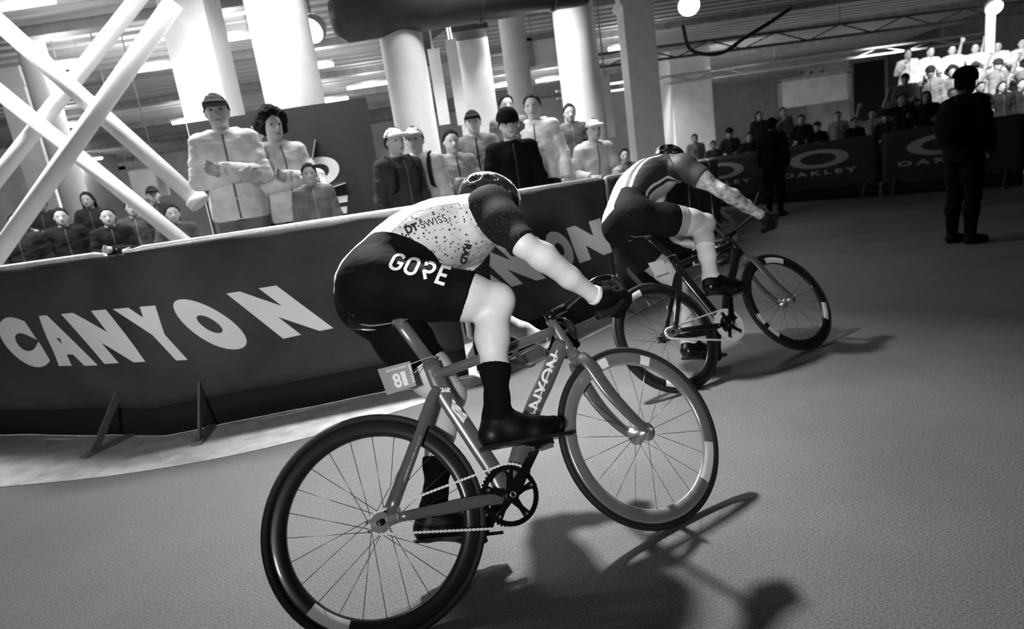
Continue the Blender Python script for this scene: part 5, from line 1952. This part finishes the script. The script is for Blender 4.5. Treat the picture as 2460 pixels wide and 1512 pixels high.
G1 = 'spectators behind the left barriers'
spectator('spectator in dark peaked cap and pale jacket with a band, leftmost above the barrier', 512, 228, 4.75, 'fold', 'cap', 236, 120, 40, 70, 0.1, 1.80, G1, band=240)
spectator('spectator with dark curly hair and pale jacket beside the peaked cap', 645, 268, 5.0, 'fold', 'curly', 228, 60, 28, None, 0.45, 1.68, G1, band=225)
spectator('small spectator with round dark hair in front of the sign board', 738, 393, 4.6, 'down', 'short', 120, 50, 40, None, 0.1, 1.12, G1)
spectator('spectator in white sleeves half hidden behind the small child', 704, 345, 5.55, 'cheer', 'short', 228, 60, 70, None, -0.3, 1.65, G1)
spectator('spectator in pale sun hat with long dark hair and backpack', 940, 308, 5.3, 'down', 'cap', 60, 44, 30, 225, 0.6, 1.66, G1, bag=30)
spectator('spectator in pale open jacket right of the pale sun hat', 992, 305, 5.7, 'down', 'cap', 200, 30, 60, 190, -0.2, 1.70, G1, bag=34)
spectator('spectator with grey scarf and short dark hair left of the black coat', 1078, 312, 6.0, 'fold', 'short', 150, 50, 40, None, 0.3, 1.64, G1)
spectator('spectator in black and white cap behind the black coat', 1132, 266, 6.5, 'down', 'cap', 130, 50, 60, 36, 0.0, 1.72, G1)
spectator('spectator in black beanie and long black coat in the middle of the crowd', 1216, 268, 5.55, 'coat', 'beanie', 14, 14, 20, 14, 0.15, 1.74, G1)
spectator('tall spectator in white hooded jacket right behind the black coat', 1276, 226, 6.5, 'phone', 'short', 232, 40, 50, None, -0.2, 1.82, G1)
spectator('spectator with dark hair at the back above the black beanie', 1213, 228, 7.6, 'down', 'short', 120, 50, 34, None, 0.2, 1.76, G1)
spectator('spectator in pale jacket and white cap leaning on the barrier', 1412, 290, 6.6, 'lean', 'cap', 205, 60, 60, 236, 0.35, 1.62, G1)
spectator('child with round dark hair just left of the far cyclist', 1498, 358, 7.4, 'lean', 'short', 110, 50, 24, None, 0.0, 1.15, G1)
spectator('spectator in white top right of the white hooded jacket', 1322, 330, 6.9, 'fold', 'long', 225, 60, 90, None, 0.2, 1.58, G1)
spectator('spectator in grey jacket far behind the white cap', 1365, 250, 8.6, 'down', 'short', 90, 50, 40, None, 0.1, 1.78, G1)
G2 = 'dark crowd at the left behind the braces'
for px, py, Y, jk, pose, hair, lb in ((36, 512, 7.8, 26, 'down', 'short', 'dark clad spectator at the left edge below the braces'), (92, 470, 9.2, 34, 'fold', 'beanie', 'spectator in dark beanie second from the left edge'),
        (140, 500, 8.2, 22, 'down', 'short', 'dark clad spectator third from the left edge'), (212, 462, 9.4, 40, 'lean', 'long', 'dark clad spectator with long hair below the brace crossing'),
        (252, 498, 7.6, 20, 'fold', 'short', 'black clad spectator right of the brace crossing'), (312, 478, 8.4, 60, 'down', 'short', 'grey clad spectator beside the white standing board'),
        (362, 448, 9.0, 36, 'phone', 'cap', 'spectator in dark cap left of the square column'), (408, 492, 7.3, 70, 'lean', 'short', 'grey clad spectator at the foot of the nearer brace')):
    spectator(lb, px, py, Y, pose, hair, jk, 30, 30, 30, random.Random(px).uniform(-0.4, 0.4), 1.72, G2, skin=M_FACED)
G3 = 'crowd behind the far barriers'
for px, py, Y, jk, pose, hair, lb in ((1668, 322, 16.4, 120, 'down', 'short', 'grey clad spectator just above the far cyclist\'s shoulder'), (1712, 338, 15.6, 70, 'fold', 'short', 'spectator left of the first ring logo'),
        (1752, 310, 16.2, 44, 'lean', 'beanie', 'spectator in beanie above the first ring logo'), (1800, 318, 15.4, 30, 'fold', 'short', 'dark clad spectator left of the standing marshal'),
        (1822, 268, 17.2, 36, 'down', 'long', 'tall dark spectator behind the standing marshal'), (1880, 258, 16.6, 90, 'phone', 'short', 'spectator in grey holding a phone right of the marshal'),
        (1925, 276, 15.2, 30, 'lean', 'short', 'dark clad spectator leaning above the middle ring logo'), (1962, 292, 14.6, 24, 'fold', 'cap', 'spectator in dark cap above the middle ring logo'),
        (2012, 268, 15.6, 130, 'down', 'short', 'pale clad spectator above the middle banner'), (2052, 282, 14.0, 28, 'fold', 'short', 'dark clad spectator right of the middle ring logo'),
        (2096, 262, 14.6, 150, 'cheer', 'short', 'pale clad spectator with raised hand left of the stand'), (2128, 268, 13.4, 40, 'lean', 'beanie', 'spectator in beanie at the left end of the stand')):
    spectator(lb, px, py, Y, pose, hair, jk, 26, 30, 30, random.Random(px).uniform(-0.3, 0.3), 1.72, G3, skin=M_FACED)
G4 = 'spectators on the bright stand'
rr = random.Random(21)
nr = 0
WORDS = ('leftmost', 'second from the left', 'third from the left', 'fourth from the left', 'fifth from the left', 'rightmost')
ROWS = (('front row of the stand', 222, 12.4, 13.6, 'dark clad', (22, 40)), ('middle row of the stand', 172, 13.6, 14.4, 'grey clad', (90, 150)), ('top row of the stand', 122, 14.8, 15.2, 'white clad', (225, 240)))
for rname, py, Ya, Yb, cw, (v0, v1) in ROWS:
    for i in range(6):
        px = 2172 + i * 58 + rr.uniform(-8, 8)
        pose = ('cheer', 'fold', 'phone', 'lean', 'down', 'cheer')[(i + nr) % 6]
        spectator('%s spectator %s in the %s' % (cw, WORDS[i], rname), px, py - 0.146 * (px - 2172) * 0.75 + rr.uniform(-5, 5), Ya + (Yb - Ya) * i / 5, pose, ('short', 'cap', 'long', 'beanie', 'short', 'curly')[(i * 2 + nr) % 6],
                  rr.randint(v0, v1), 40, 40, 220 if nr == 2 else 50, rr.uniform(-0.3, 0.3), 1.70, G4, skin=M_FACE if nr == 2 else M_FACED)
    nr += 1
G5 = 'people standing on the track'
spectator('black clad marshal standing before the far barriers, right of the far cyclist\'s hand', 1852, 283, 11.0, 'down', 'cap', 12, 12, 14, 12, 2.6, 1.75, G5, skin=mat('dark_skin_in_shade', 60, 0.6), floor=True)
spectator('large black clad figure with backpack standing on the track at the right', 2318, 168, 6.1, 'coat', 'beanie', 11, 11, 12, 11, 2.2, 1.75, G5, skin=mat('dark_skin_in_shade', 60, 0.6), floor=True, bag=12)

# platforms that carry the raised spectators
M_PLAT = mat('plywood_platform', 110, 0.7, noise=0.12, scale=4)
PLAT_LABELS = {G1: 'stepped plywood platform under the raised spectators behind the left barriers', G2: 'low plywood platform under the dark crowd at the left',
               G3: 'stepped plywood platform under the crowd behind the far barriers', G4: 'tall plywood stand under the bright rows at the right'}
PLATS = {}
for x, y, z, g in RISERS:
    if g not in PLATS:
        PLATS[g] = thing('spectator_platform', PLAT_LABELS[g], 'platform', (x, y, 0))
    t = PLATS[g]
    dx, dy = x - t.location.x, y - t.location.y
    MB().box((dx, dy, z - 0.02), (0.62, 0.6, 0.04)).build('deck', M_PLAT, t)
    lg = MB().box((0, 0, (z - 0.04) / 2), (0.05, 0.05, z - 0.04)).mesh('leg', M_PLAT)
    for sx in (-1, 1):
        for sy in (-1, 1):
            o = link('leg', lg, t)
            o.location = (dx + sx * 0.26, dy + sy * 0.26, 0)

# housings: the hanging track flood, and made-up ones for both added fill lights
def lamp_body(loc, target, size, label, stand):
    p, q = Vector(loc), Vector(target)
    d = (q - p).normalized()
    t = thing('flood_lamp', label, 'lamp', (p.x, p.y, p.z))
    MB().lathe((0, 0, 0), d, [(size * 0.75, 0.0), (size * 0.78, -0.03), (size * 0.6, -0.12), (0.05, -0.16), (0.0, -0.16)], 20).build('housing', M_HOUS, t)
    b = -d * 0.16
    if stand:
        foot = Vector((b.x, b.y, -p.z))
        MB().tube([b, Vector((b.x, b.y, -p.z + 0.5))], 0.018, 8).build('pole', M_DARKSTEEL, t)
        for k in range(3):
            a = 2 * PI * k / 3
            MB().tube([Vector((b.x, b.y, -p.z + 0.55)), foot + Vector((0.4 * math.cos(a), 0.4 * math.sin(a), 0.012))], 0.012, 8).build('leg', M_DARKSTEEL, t)
    else:
        MB().tube([b, Vector((b.x, b.y, CZ - p.z))], 0.018, 8).build('hanger', M_DARKSTEEL, t)
lamp_body((-0.75, 4.7, 4.3), (0.05, 2.8, 0.2), 0.2, 'flood lamp hanging above the left barriers and the near cyclist', False)
lamp_body((-0.7, -1.7, 1.9), (0.1, 2.35, 1.05), 0.25, 'added lamp housing on a tripod for the camera-side fill light', True)
lamp_body((-2.0, -1.3, 2.3), (-2.0, 4.0, 0.75), 0.3, 'added lamp housing on a tripod for the banner fill light', True)
